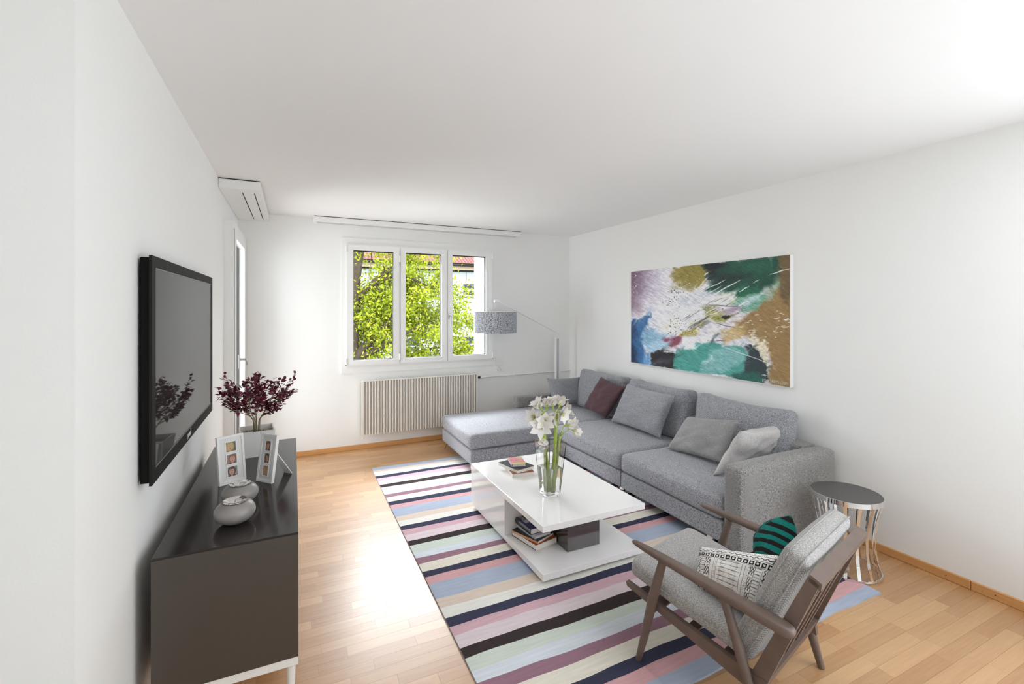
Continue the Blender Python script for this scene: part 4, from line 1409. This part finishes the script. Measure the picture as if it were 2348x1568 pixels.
for q in range(150):   # upright shoots in the middle of the crown
    a, r_ = rb.uniform(0, 6.28), min(0.17, abs(rb.gauss(0, 0.08)))
    leaf_at.append((Vector((px_ + r_ * math.cos(a), py_ + r_ * math.sin(a), ZT + rb.uniform(0.27, 0.47) - r_ * 0.75)), Vector((math.cos(a), math.sin(a), 0.6))))
part('twigs', t, twg, M_STEM, 'all', kind='stuff')
g = G()
for (p, d) in leaf_at:
    for q in range(3):
        dd = (d.normalized() + Vector((rb.uniform(-1, 1), rb.uniform(-1, 1), rb.uniform(-0.6, 0.8)))).normalized()
        s_ = dd.cross(Vector((rb.uniform(-0.4, 0.4), rb.uniform(-0.4, 0.4), 1))).normalized()
        nn = s_.cross(dd)
        L, W = rb.uniform(0.019, 0.030), rb.uniform(0.0065, 0.0105)
        o_ = p + dd * 0.003 + Vector((rb.uniform(-1, 1), rb.uniform(-1, 1), rb.uniform(-1, 1))) * 0.012
        if o_.x < -0.425 or o_.z < ZT + 0.225 + rb.uniform(0, 0.03):
            continue
        vs = [o_, o_ + dd * L * 0.3 + s_ * W + nn * 0.002, o_ + dd * L * 0.7 + s_ * W * 0.8 + nn * 0.002, o_ + dd * L, o_ + dd * L * 0.7 - s_ * W * 0.8 + nn * 0.002, o_ + dd * L * 0.3 - s_ * W + nn * 0.002]
        g.add(vs, [(0, 1, 2, 3), (0, 3, 4, 5)])
w = base('dark_red_leaf', S(92, 24, 42), 0.5)
geo = w.n('ShaderNodeNewGeometry')
rp = w.n('ShaderNodeValToRGB')
rp.color_ramp.elements[0].color = S(66, 14, 32)
rp.color_ramp.elements[1].color = S(136, 30, 66)
w.l(geo, 'Random Per Island', rp, 'Fac')
w.l(rp, 'Color', w.b, 'Base Color')
part('leaves', t, g, w.m, kind='stuff')

# ------------------------------------------------------------------ picture frames with three small portraits each
M_FRM = mat('white_frame', S(240, 239, 237), 0.35)
M_MATB = mat('white_mat_board', S(232, 230, 228), 0.7)
M_PHOTO = painted('portrait_print', 0.35)


def portrait(seed, hair, skin, back):
    n = 26
    u, v_ = np.meshgrid(np.linspace(-1, 1, n + 1), np.linspace(-1, 1, n + 1))
    u, v_ = u.ravel(), v_.ravel()
    r_ = random.Random(seed)
    tx = r_.uniform(-0.2, 0.2)
    c_ = np.zeros((len(u), 3)) + np.array(back) * (0.75 + 0.5 * vnoise(u * 2 + 5, v_ * 2 + 5, seed))[:, None]

    def el(x0, y0, a, b_, col):
        m_ = np.clip((1.15 - np.hypot((u - x0) / a, (v_ - y0) / b_)) * 6, 0, 1)[:, None]
        c_[:] = c_ * (1 - m_) + np.array(col) * m_
    el(tx, 0.05, 0.80, 0.95, hair)
    el(tx * 0.5, -1.15, 0.85, 0.45, [k * 0.5 for k in hair])
    el(tx, -0.02, 0.50, 0.70, skin)
    el(tx, -0.75, 0.22, 0.3, [k * 0.85 for k in skin])
    el(tx + 0.1, 0.72, 0.50, 0.25, hair)
    for q in (-1, 1):
        el(tx + q * 0.20, 0.14, 0.09, 0.05, (0.06, 0.04, 0.04))
        el(tx + q * 0.20, 0.27, 0.12, 0.03, [k * 0.6 for k in hair])
    el(tx, -0.08, 0.05, 0.12, [k * 0.8 for k in skin])
    el(tx, -0.34, 0.17, 0.05, (0.45, 0.10, 0.10))
    return np.concatenate([c_, np.ones((len(u), 1))], 1)


def photo_frame(label, c, yaw, tilt, W, Hh, looks, xw, stand_len):
    t_ = thing('picture_frame', label, 'picture frame', c, yaw)
    T = Matrix.Rotation(-tilt, 4, 'X')
    fr = wall_mesh([-W / 2, -W / 2 + 0.011, W / 2 - 0.011, W / 2], [0, 0.011, Hh - 0.011, Hh], {(1, 1)}, 0, 0.016, 'y')
    part('frame', t_, fr.xf(T), M_FRM, local=True)
    part('mat_board', t_, G().box((-W / 2 + 0.010, 0.004, 0.010), (W / 2 - 0.010, 0.010, Hh - 0.010)).xf(T), M_MATB, local=True)
    part('back_board', t_, G().box((-W / 2 + 0.004, 0.0105, 0.004), (W / 2 - 0.004, 0.0175, Hh - 0.004)).xf(T), M_FRM, local=True)
    ph = 0.046
    for k, lk in enumerate(looks):
        zc = Hh / 2 + (1 - k) * (ph + 0.014)
        b_ = part('photo_window', t_, wall_mesh([-xw / 2 - 0.004, -xw / 2, xw / 2, xw / 2 + 0.004], [zc - ph / 2 - 0.004, zc - ph / 2, zc + ph / 2, zc + ph / 2 + 0.004], {(1, 1)}, 0.0005, 0.0042, 'y').xf(T), M_FRM, local=True)
        g_ = G().grid((-xw / 2, 0.0034, zc - ph / 2), (xw, 0, 0), (0, 0, ph), 26, 26)
        part('portrait', b_, g_.xf(T), M_PHOTO, local=True, colors=portrait(*lk))
    # triangular strut behind
    top = T @ Vector((0, 0.018, Hh * 0.72))
    foot = Vector((0, stand_len, 0.0006))
    g_ = G()
    hw_ = 0.022
    for dz in (0, 1):
        o_ = Vector((0, 0, 0)) if dz == 0 else Vector((0, 0.003, 0.0015))
        g_.v += [tuple(Vector((-hw_ * 0.6, 0, 0)) + top + o_), tuple(Vector((hw_ * 0.6, 0, 0)) + top + o_), tuple(Vector((hw_ * 1.3, 0, 0)) + foot + o_), tuple(Vector((-hw_ * 1.3, 0, 0)) + foot + o_)]
    g_.f = [(0, 1, 2, 3), (7, 6, 5, 4), (0, 4, 5, 1), (1, 5, 6, 2), (2, 6, 7, 3), (3, 7, 4, 0)]
    g_.mi = [0] * 6
    part('strut', t_, g_, M_FRM, local=True)
    return t_


SK1, SK2 = (0.62, 0.36, 0.26), (0.55, 0.30, 0.20)
photo_frame('white frame with three square portraits, nearer the television on the sideboard', (-0.2665, 2.658, ZT), math.atan2(0.064, 0.105), 0.14, 0.125, 0.232,
            [(1, (0.50, 0.36, 0.14), (0.58, 0.40, 0.22), (0.16, 0.14, 0.12)), (2, (0.28, 0.13, 0.08), SK1, (0.32, 0.28, 0.25)), (3, (0.12, 0.06, 0.05), SK1, (0.30, 0.34, 0.35))], 0.046, 0.085)
photo_frame('white frame with propped strut and three narrow portraits, nearer the front edge of the sideboard', (-0.133, 2.602, ZT), math.atan2(-0.08, 0.07), 0.14, 0.108, 0.232,
            [(4, (0.14, 0.07, 0.05), SK2, (0.40, 0.32, 0.28)), (5, (0.10, 0.07, 0.06), SK2, (0.30, 0.28, 0.26)), (6, (0.42, 0.28, 0.10), SK2, (0.45, 0.36, 0.22))], 0.036, 0.145)

# ------------------------------------------------------------------ two pebble-shaped tealight holders
M_CND = mat('grey_glazed_stone', S(150, 145, 141), 0.28, spec=0.5)
M_WAX = mat('white_wax', S(232, 230, 226), 0.5)


def tealight(label, x, y_, k):
    t_ = thing('tealight_holder', label, 'candle holder', (x, y_, ZT), 0, 'tealight holders on the sideboard')
    prof = []
    for i in range(25):
        a = -PI / 2 + (PI - 0.58) * i / 24
        r_ = 0.074 * k * abs(math.cos(a)) ** 0.85
        prof.append((max(r_, 0.0001) if i else 0.03, 0.046 * k * (1 + math.sin(a) * 1.0)))
    zr = prof[-1][1]
    prof += [(0.036 * k, zr - 0.004), (0.036 * k, zr - 0.02), (0.0001, zr - 0.02)]
    part('bowl', t_, G().lathe(prof, 40), M_CND, 60, local=True)
    part('metal_cup', t_, G().lathe([(0.0355 * k, zr - 0.016), (0.0355 * k, zr + 0.001), (0.043 * k, zr + 0.003), (0.043 * k, zr + 0.0055), (0.026 * k, zr + 0.002), (0.026 * k, zr - 0.012)], 36), M_CHROME, 40, local=True)
    part('wax', t_, G().lathe([(0.0001, zr - 0.004), (0.0255 * k, zr - 0.0035), (0.0255 * k, zr - 0.012)], 28), M_WAX, 40, local=True)
    part('wick', t_, G().tube([(0, 0, zr - 0.006), (0.0005, 0, zr + 0.002), (0.0015, 0, zr + 0.005)], 0.0011, 6), M_BLACK, local=True)


tealight('grey pebble tealight holder nearest the front end of the sideboard', -0.212, 2.165, 1.0)
tealight('grey pebble tealight holder behind the other one, closer to the picture frames', -0.213, 2.372, 0.98)

# ------------------------------------------------------------------ floor lamp in the far corner
t = thing('arc_floor_lamp', 'white floor lamp with slanting arm and grey drum shade behind the sofa', 'floor lamp', (3.075, 5.12, 0))
M_LW = mat('white_powder_coat', S(240, 240, 240), 0.35)
part('base_plate', t, G().box((2.95, 5.02, 0.0005), (3.20, 5.22, 0.018), 0.004, 2), M_LW)
part('pole', t, G().box((3.036, 5.108, 0.018), (3.056, 5.132, 1.19), 0.003, 1), M_LW)
part('pole', t, G().box((3.088, 5.108, 0.018), (3.110, 5.132, 1.215), 0.003, 1), M_LW)
part('pole_web', t, G().box((3.056, 5.116, 0.018), (3.088, 5.126, 1.16), 0.001, 1), mat('pole_web_grey', S(196, 198, 202), 0.4))
part('hinge_block', t, G().hexa([(3.05, 5.107, 1.155), (3.11, 5.107, 1.155), (3.11, 5.133, 1.155), (3.05, 5.133, 1.155)], [(3.085, 5.107, 1.225), (3.118, 5.107, 1.225), (3.118, 5.133, 1.225), (3.085, 5.133, 1.225)]), M_LW)
part('arm', t, G().tube([(3.112, 5.118, 1.205), (2.185, 5.00, 1.634)], [0.0085, 0.0085], 10), M_LW, 40)
part('arm_joint', t, G().tube([(2.20, 5.002, 1.634), (2.135, 4.996, 1.625)], 0.016, 12), M_LW, 40)
part('cord', t, G().tube([(2.148, 4.995, 1.618), (2.148, 4.995, 1.50)], 0.0016, 6), mat('cord_grey', S(210, 210, 210), 0.5))
M_SHADE = melange('lamp_shade_linen', S(88, 92, 100), S(208, 211, 218), 130, (1, 1, 1), contrast=(0.40, 0.60))
sh = G().lathe([(0.252, 1.258), (0.252, 1.506), (0.2495, 1.506), (0.2495, 1.258)], 64, (2.148, 4.995, 0), close=True)
s_ = part('shade', t, sh, M_SHADE, 60)
M_SHLINE = mat('shade_lining', S(235, 233, 228), 0.8)
part('shade_ring', s_, G().lathe([(0.2528, 1.503), (0.2528, 1.508), (0.249, 1.508), (0.249, 1.503)], 64, (2.148, 4.995, 0), close=True), M_SHLINE, 60)
g = G()
for k in range(3):
    a = k * 2 * PI / 3
    g.tube([(2.148, 4.995, 1.49), (2.148 + 0.25 * math.cos(a), 4.995 + 0.25 * math.sin(a), 1.503)], 0.0018, 6)
part('spider_fitting', s_, g, M_STEEL)
part('bulb', t, G().lathe([(0.013, 1.49), (0.014, 1.45), (0.028, 1.41), (0.030, 1.39), (0.022, 1.365), (0.0001, 1.358)], 20, (2.148, 4.995, 0)), mat('opal_bulb', S(240, 238, 230), 0.3), 60)

# ------------------------------------------------------------------ chrome side table
t = thing('side_table', 'round side table with dark top and waisted chrome bands beside the sofa arm', 'side table', (2.97, 1.63, 0))
tx_, ty_ = 2.968, 1.632
zt = 0.452
part('table_top', t, G().lathe([(0.0001, zt - 0.010), (0.176, zt - 0.010), (0.176, zt), (0.0001, zt)], 64, (tx_, ty_, 0)), mat('dark_smoked_top', S(86, 83, 81), 0.35, spec=0.25), 40)
part('top_rim', t, G().lathe([(0.1765, zt - 0.026), (0.182, zt - 0.026), (0.182, zt + 0.001), (0.1765, zt + 0.001)], 64, (tx_, ty_, 0), close=True), M_CHROME, 40)
part('bottom_rim', t, G().lathe([(0.168, 0.0095), (0.174, 0.0095), (0.174, 0.021), (0.168, 0.021)], 64, (tx_, ty_, 0), close=True), M_CHROME, 40)
prof = []
for i in range(15):
    f = i / 14
    prof.append((0.172 - 0.036 * math.sin(PI * (f ** 0.92)) + 0.006 * f, 0.0185 + f * (zt - 0.026 - 0.0185)))
g = G()
hwid = 0.0085
for (r_, z_) in prof:
    g.v += [(r_, -hwid, z_), (r_, hwid, z_), (r_ - 0.003, hwid, z_), (r_ - 0.003, -hwid, z_)]
for i in range(14):
    for k in range(4):
        g.f.append((i * 4 + k, i * 4 + (k + 1) % 4, i * 4 + 4 + (k + 1) % 4, i * 4 + 4 + k))
g.f += [(3, 2, 1, 0), (56, 57, 58, 59)]
g.mi = [0] * len(g.f)
band = g.mesh('band', M_CHROME, True)
for k in range(16):
    o = bpy.data.objects.new('band', band)
    COL.objects.link(o)
    o.parent = t
    o.location = (tx_ - 2.97, ty_ - 1.63, 0)
    o.rotation_euler = (0, 0, k * 2 * PI / 16 + 0.09)

# ------------------------------------------------------------------ armchair (own axes: x across, y forward)
CH = (1.7165, 1.3692)
t = thing('lounge_armchair', 'brown wooden lounge armchair with light grey cushions at the near edge of the rug', 'armchair', (CH[0], CH[1], 0), 0.2511)
M_CW_ = wood('walnut_stained_wood', S(92, 76, 68), S(126, 108, 98), 0.42, (8, 8, 8))
M_CHF = melange('armchair_cloth', S(150, 147, 144), S(216, 213, 210), 260, rib=120, rib_dir='DIAGONAL')


def arm_pt(s_, f):
    return Vector((s_ * 0.2951, 0.3187 * (1 - 2 * f), 0.5342 + (0.4718 - 0.5342) * f))


def blade(pts, wds, hts, n=14):
    """smooth bar with elliptical-rectangular section, width across x and height"""
    g_ = G()
    P_ = [Vector(p) for p in pts]
    for i, p in enumerate(P_):
        tdir = (P_[min(i + 1, len(P_) - 1)] - P_[max(i - 1, 0)]).normalized()
        sd = Vector((1, 0, 0))
        upv = sd.cross(tdir)
        if upv.z < 0:
            upv = -upv
        for k in range(n):
            a = 2 * PI * k / n
            ca, sa = math.cos(a), math.sin(a)
            e = 0.55
            g_.v.append(tuple(p + sd * (math.copysign(abs(ca) ** e, ca) * wds[i] / 2) + upv * (math.copysign(abs(sa) ** e, sa) * hts[i] / 2)))
    for i in range(len(P_) - 1):
        for k in range(n):
            a, b_ = i * n + k, i * n + (k + 1) % n
            g_.f.append((a, b_, b_ + n, a + n))
    g_.f.append(tuple(range(n - 1, -1, -1)))
    m_ = (len(P_) - 1) * n
    g_.f.append(tuple(m_ + k for k in range(n)))
    g_.mi = [0] * len(g_.f)
    return g_


for s_ in (-1, 1):
    fs_ = [-0.01, 0.0, 0.03, 0.10, 0.22, 0.45, 0.65, 0.85, 0.95, 0.985, 1.0]
    pts = [arm_pt(s_, f) - Vector((0, 0, 0.014)) + Vector((s_ * 0.006 * math.sin(PI * f), 0, 0.004 * math.sin(PI * f))) for f in fs_]
    part('armrest', t, blade(pts, [0.008, 0.018, 0.026, 0.034, 0.042, 0.048, 0.052, 0.056, 0.056, 0.044, 0.022], [0.006, 0.014, 0.018, 0.022, 0.027, 0.030, 0.034, 0.038, 0.038, 0.030, 0.014]), M_CW_, 60, local=True)
    a_ = arm_pt(s_, 0.225) - Vector((0, 0, 0.024))
    rz_ = 0.0095 if s_ < 0 else 0.0095
    part('front_leg', t, G().tube([(s_ * 0.2842, 0.3027, rz_), (s_ * 0.2865, 0.270, 0.13), (a_.x, a_.y + 0.045, 0.33), a_], [0.0125, 0.0165, 0.0205, 0.0165], 16), M_CW_, 60, local=True)
    a_ = arm_pt(s_, 0.626) - Vector((0, 0, 0.026))
    part('rear_leg', t, G().tube([(s_ * 0.2872, -0.2221, 0.0005), (s_ * 0.288, -0.19, 0.11), (s_ * 0.291, -0.135, 0.30), a_], [0.0135, 0.0175, 0.0190, 0.0165], 16), M_CW_, 60, local=True)
    x0, x1 = s_ * 0.262 - 0.011, s_ * 0.262 + 0.011
    part('seat_rail', t, G().hexa([(x0, 0.372, 0.294), (x0, -0.215, 0.150), (x1, -0.215, 0.150), (x1, 0.372, 0.294)][::-1], [(x0, 0.376, 0.312), (x0, -0.205, 0.222), (x1, -0.205, 0.222), (x1, 0.376, 0.312)][::-1]), M_CW_, local=True)
    x0, x1 = s_ * 0.2575 - 0.011, s_ * 0.2575 + 0.011
    part('back_stile', t, G().hexa([(x0, -0.205, 0.175), (x1, -0.205, 0.175), (x1, -0.150, 0.190), (x0, -0.150, 0.190)], [(x0, -0.382, 0.640), (x1, -0.382, 0.640), (x1, -0.348, 0.655), (x0, -0.348, 0.655)]), M_CW_, local=True)
part('top_rail', t, G().hexa([(-0.2685, -0.385, 0.622), (0.2685, -0.385, 0.622), (0.2685, -0.350, 0.638), (-0.2685, -0.350, 0.638)], [(-0.2685, -0.389, 0.646), (0.2685, -0.389, 0.646), (0.2685, -0.354, 0.664), (-0.2685, -0.354, 0.664)]), M_CW_, local=True)
part('rear_rail', t, G().hexa([(-0.272, -0.200, 0.165), (0.272, -0.200, 0.165), (0.272, -0.170, 0.165), (-0.272, -0.170, 0.165)], [(-0.272, -0.222, 0.225), (0.272, -0.222, 0.225), (0.272, -0.192, 0.230), (-0.272, -0.192, 0.230)]), M_CW_, local=True)
part('front_rail', t, G().box((-0.272, 0.245, 0.222), (0.272, 0.268, 0.266), 0.003, 1), M_CW_, local=True)
for k in range(4):
    xx = -0.155 + k * 0.1033
    part('back_slat', t, G().hexa([(xx - 0.016, -0.206, 0.215), (xx + 0.016, -0.206, 0.215), (xx + 0.016, -0.196, 0.218), (xx - 0.016, -0.196, 0.218)], [(xx - 0.016, -0.375, 0.632), (xx + 0.016, -0.375, 0.632), (xx + 0.016, -0.363, 0.636), (xx - 0.016, -0.363, 0.636)]), M_CW_, local=True)
for k in range(3):
    yy, zz = 0.22 - k * 0.14, 0.268 - k * 0.0335
    part('seat_slat', t, G().box((-0.255, yy - 0.022, zz), (0.255, yy + 0.022, zz + 0.010), 0.002, 1), M_CW_, local=True)
# cushions follow the slope of the frame
ang = math.atan2(0.095, 0.52)
Mq = Matrix.Translation((0, 0.110, 0.318)) @ Matrix.Rotation(ang, 4, 'X')
sc_ = part('seat_cushion', t, G().soft((-0.252, -0.272, -0.036), (0.252, 0.272, 0.052), 0.032, 14, (0.006, 0.010, 0.010), noise=0.003, seed=31).xf(Mq), M_CHF, 80, local=True)
part('piping', sc_, G().tube([Mq @ Vector(p) for p in ((-0.250, -0.255, 0.012), (-0.2585, -0.1, 0.012), (-0.2585, 0.1, 0.012), (-0.250, 0.255, 0.012))], 0.0022, 6), M_CHF, 'all', local=True)
ang2 = math.atan2(0.20, 0.45)
Mb = Matrix.Translation((0, -0.155, 0.262)) @ Matrix.Rotation(ang2, 4, 'X')
bc_ = part('back_cushion', t, G().soft((-0.256, -0.004, -0.03), (0.256, 0.082, 0.475), 0.030, 14, (0.006, 0.012, 0.006), noise=0.003, seed=32).xf(Mb), M_CHF, 80, local=True)
part('piping', bc_, G().tube([Mb @ Vector(p) for p in ((-0.262, 0.062, 0.0), (-0.264, 0.064, 0.15), (-0.264, 0.064, 0.32), (-0.258, 0.062, 0.455), (-0.24, 0.062, 0.475), (0, 0.064, 0.483), (0.24, 0.062, 0.475))], 0.0024, 6), M_CHF, 'all', local=True)
part('piping', bc_, G().tube([Mb @ Vector(p) for p in ((-0.262, 0.014, 0.0), (-0.264, 0.012, 0.15), (-0.264, 0.012, 0.32), (-0.258, 0.014, 0.455), (-0.24, 0.014, 0.475), (0, 0.012, 0.483), (0.24, 0.014, 0.475))], 0.0024, 6), M_CHF, 'all', local=True)
RCH = ROOT[t.name].inverted()

# patterned cushion on the armchair
bl, br, tr, tl_c = [RCH @ Vector(p) for p in ((-0.150, 0.115, 0.365), (-0.135, -0.150, 0.335), (-0.070, -0.195, 0.592), (-0.055, 0.146, 0.486))]
g = G().pillow(bl, br, tr, tl_c, 0.165, 200, 130, 0.06, 0.004, 41)
uv = np.array(g.uv)
u, v_ = uv[:, 0], 1 - uv[:, 1]
ink = np.zeros(len(u))


def put(mask, a=1.0):
    global ink
    ink = np.maximum(ink, np.where(mask, a, 0))


fr = lambda x_: x_ - np.floor(x_)
zig = lambda x_: np.abs(fr(x_) * 2 - 1)
for v0 in (0.13,):
    put((np.abs(v_ - v0 - 0.035 * (zig(u * 16) - 0.5)) < 0.009))
put((np.abs(v_ - 0.085) < 0.004))
put((v_ < 0.07) & (fr(u * 46) < 0.35) & (vnoise(u * 60, v_ * 40, 3) > 0.45), 0.6)
put((np.abs(v_ - 0.18) < 0.004))
du_, dv_ = fr(u * 14) - 0.5, (v_ - 0.235) / 0.055
rr_ = np.maximum(np.abs(du_) * 2, np.abs(dv_))
put((rr_ < 0.75) & (rr_ > 0.34))
put((np.abs(v_ - 0.285) < 0.0035), 0.9)
body = v_ > 0.295
for u0 in (0.10, 0.165, 0.245, 0.30, 0.345, 0.66, 0.70, 0.755, 0.81, 0.90, 0.955):
    put(body & (np.abs(u - u0) < 0.0028), 0.9)
for (ua, ub) in ((0.165, 0.245), (0.755, 0.81)):
    x_ = (u - ua) / (ub - ua) * 2
    y2 = v_ * 12
    lat = (np.abs(zig(x_ / 2 + y2 / 2) - zig(x_ / 2 - y2 / 2)) > 2) | (np.minimum(fr(x_ + y2), fr(x_ - y2)) < 0.26)
    put(body & (u > ua) & (u < ub) & lat & (fr(v_ * 4.2) < 0.86))
put(body & (np.abs(u - 0.075 - 0.022 * (zig(v_ * 14) - 0.5)) < 0.007))
put(body & (np.abs(u - 0.93 - 0.022 * (zig(v_ * 14) - 0.5)) < 0.006))
put(body & (u > 0.105) & (u < 0.16) & (fr(v_ * 20) < 0.16), 0.8)
put(body & (u > 0.815) & (u < 0.895) & (fr(v_ * 20) < 0.16), 0.8)
put(body & (u > 0.305) & (u < 0.34) & (vnoise(u * 160, v_ * 120, 5) > 0.66), 0.55)
put(body & (u > 0.705) & (u < 0.75) & (vnoise(u * 160, v_ * 120, 6) > 0.66), 0.55)
put(body & (u > 0.36) & (u < 0.65) & (fr(v_ * 13) < 0.10), 0.45)
for uc in (0.43, 0.57):
    put(body & (np.abs(u - uc) < 0.05) & (fr(v_ * 13) < 0.14) & (fr(u * 70) < 0.55), 0.95)
    ring_ = np.abs(np.hypot((u - uc) * 9, (fr(v_ * 6.5) - 0.5) * 0.75) - 0.33)
    put(body & (ring_ < 0.045) & (fr(u * 110) < 0.5), 0.5)
put((u < 0.045) & (vnoise(u * 90, v_ * 70, 8) > 0.55), 0.9)
put((u > 0.965) & (vnoise(u * 90, v_ * 70, 8) > 0.55), 0.9)
put((v_ > 0.93) & (zig(u * 12) > 0.5), 0.9)
ink = np.clip(ink, 0, 1)[:, None]
cw, ck = np.array([s1(240), s1(238), s1(234)]), np.array([s1(36), s1(32), s1(32)])
cc = cw * (1 - ink) + ck * ink
t = thing('patterned_cushion', 'white cushion with black zigzag and diamond pattern standing on the armchair seat', 'cushion', tuple((bl + br + tr + tl_c) / 4))
part('cover', t, g, painted('printed_cotton', 0.9, 0.1, bump=0.2, bscale=500), 80, colors=np.concatenate([cc, np.ones((len(cc), 1))], 1))

# teal cushion with black leaf stripes
bl, br, tr, tl_c = [RCH @ Vector(p) for p in ((0.185, -0.015, 0.375), (0.045, -0.118, 0.490), (0.155, -0.150, 0.668), (0.285, -0.030, 0.530))]
g = G().pillow(bl, br, tr, tl_c, 0.150, 90, 90, 0.09, 0.003, 42)
uv = np.array(g.uv)
u, v_ = uv[:, 0], uv[:, 1]
# leaf ribs sweeping from a midrib along the diagonal towards the top corner
a_, b_ = (u + v_) / 2, u - v_
rib = fr(a_ * 5.6 - np.abs(b_) * 2.4 + 0.12 * np.sin(7 * b_))
blk = np.clip((0.42 - np.abs(rib - 0.5)) * -12 + 2.6, 0, 1)
blk = np.where(np.abs(b_) < 0.015, 0.0, np.where(rib < 0.45, 1.0, 0.0))
nz_ = 0.8 + 0.4 * vnoise(u * 60, v_ * 60, 14)
teal = np.stack([s1(22) * nz_, s1(122) * nz_, s1(112) * nz_], 1)
blc = np.stack([s1(34) * nz_, s1(30) * nz_, s1(30) * nz_], 1)
cc = teal * (1 - blk[:, None]) + blc * blk[:, None]
t = thing('teal_cushion', 'teal velvet cushion with black leaf stripes in the far corner of the armchair', 'cushion', tuple((bl + br + tr + tl_c) / 4))
part('cover', t, g, painted('printed_velvet', 0.8, 0.2), 80, colors=np.concatenate([cc, np.ones((len(cc), 1))], 1))
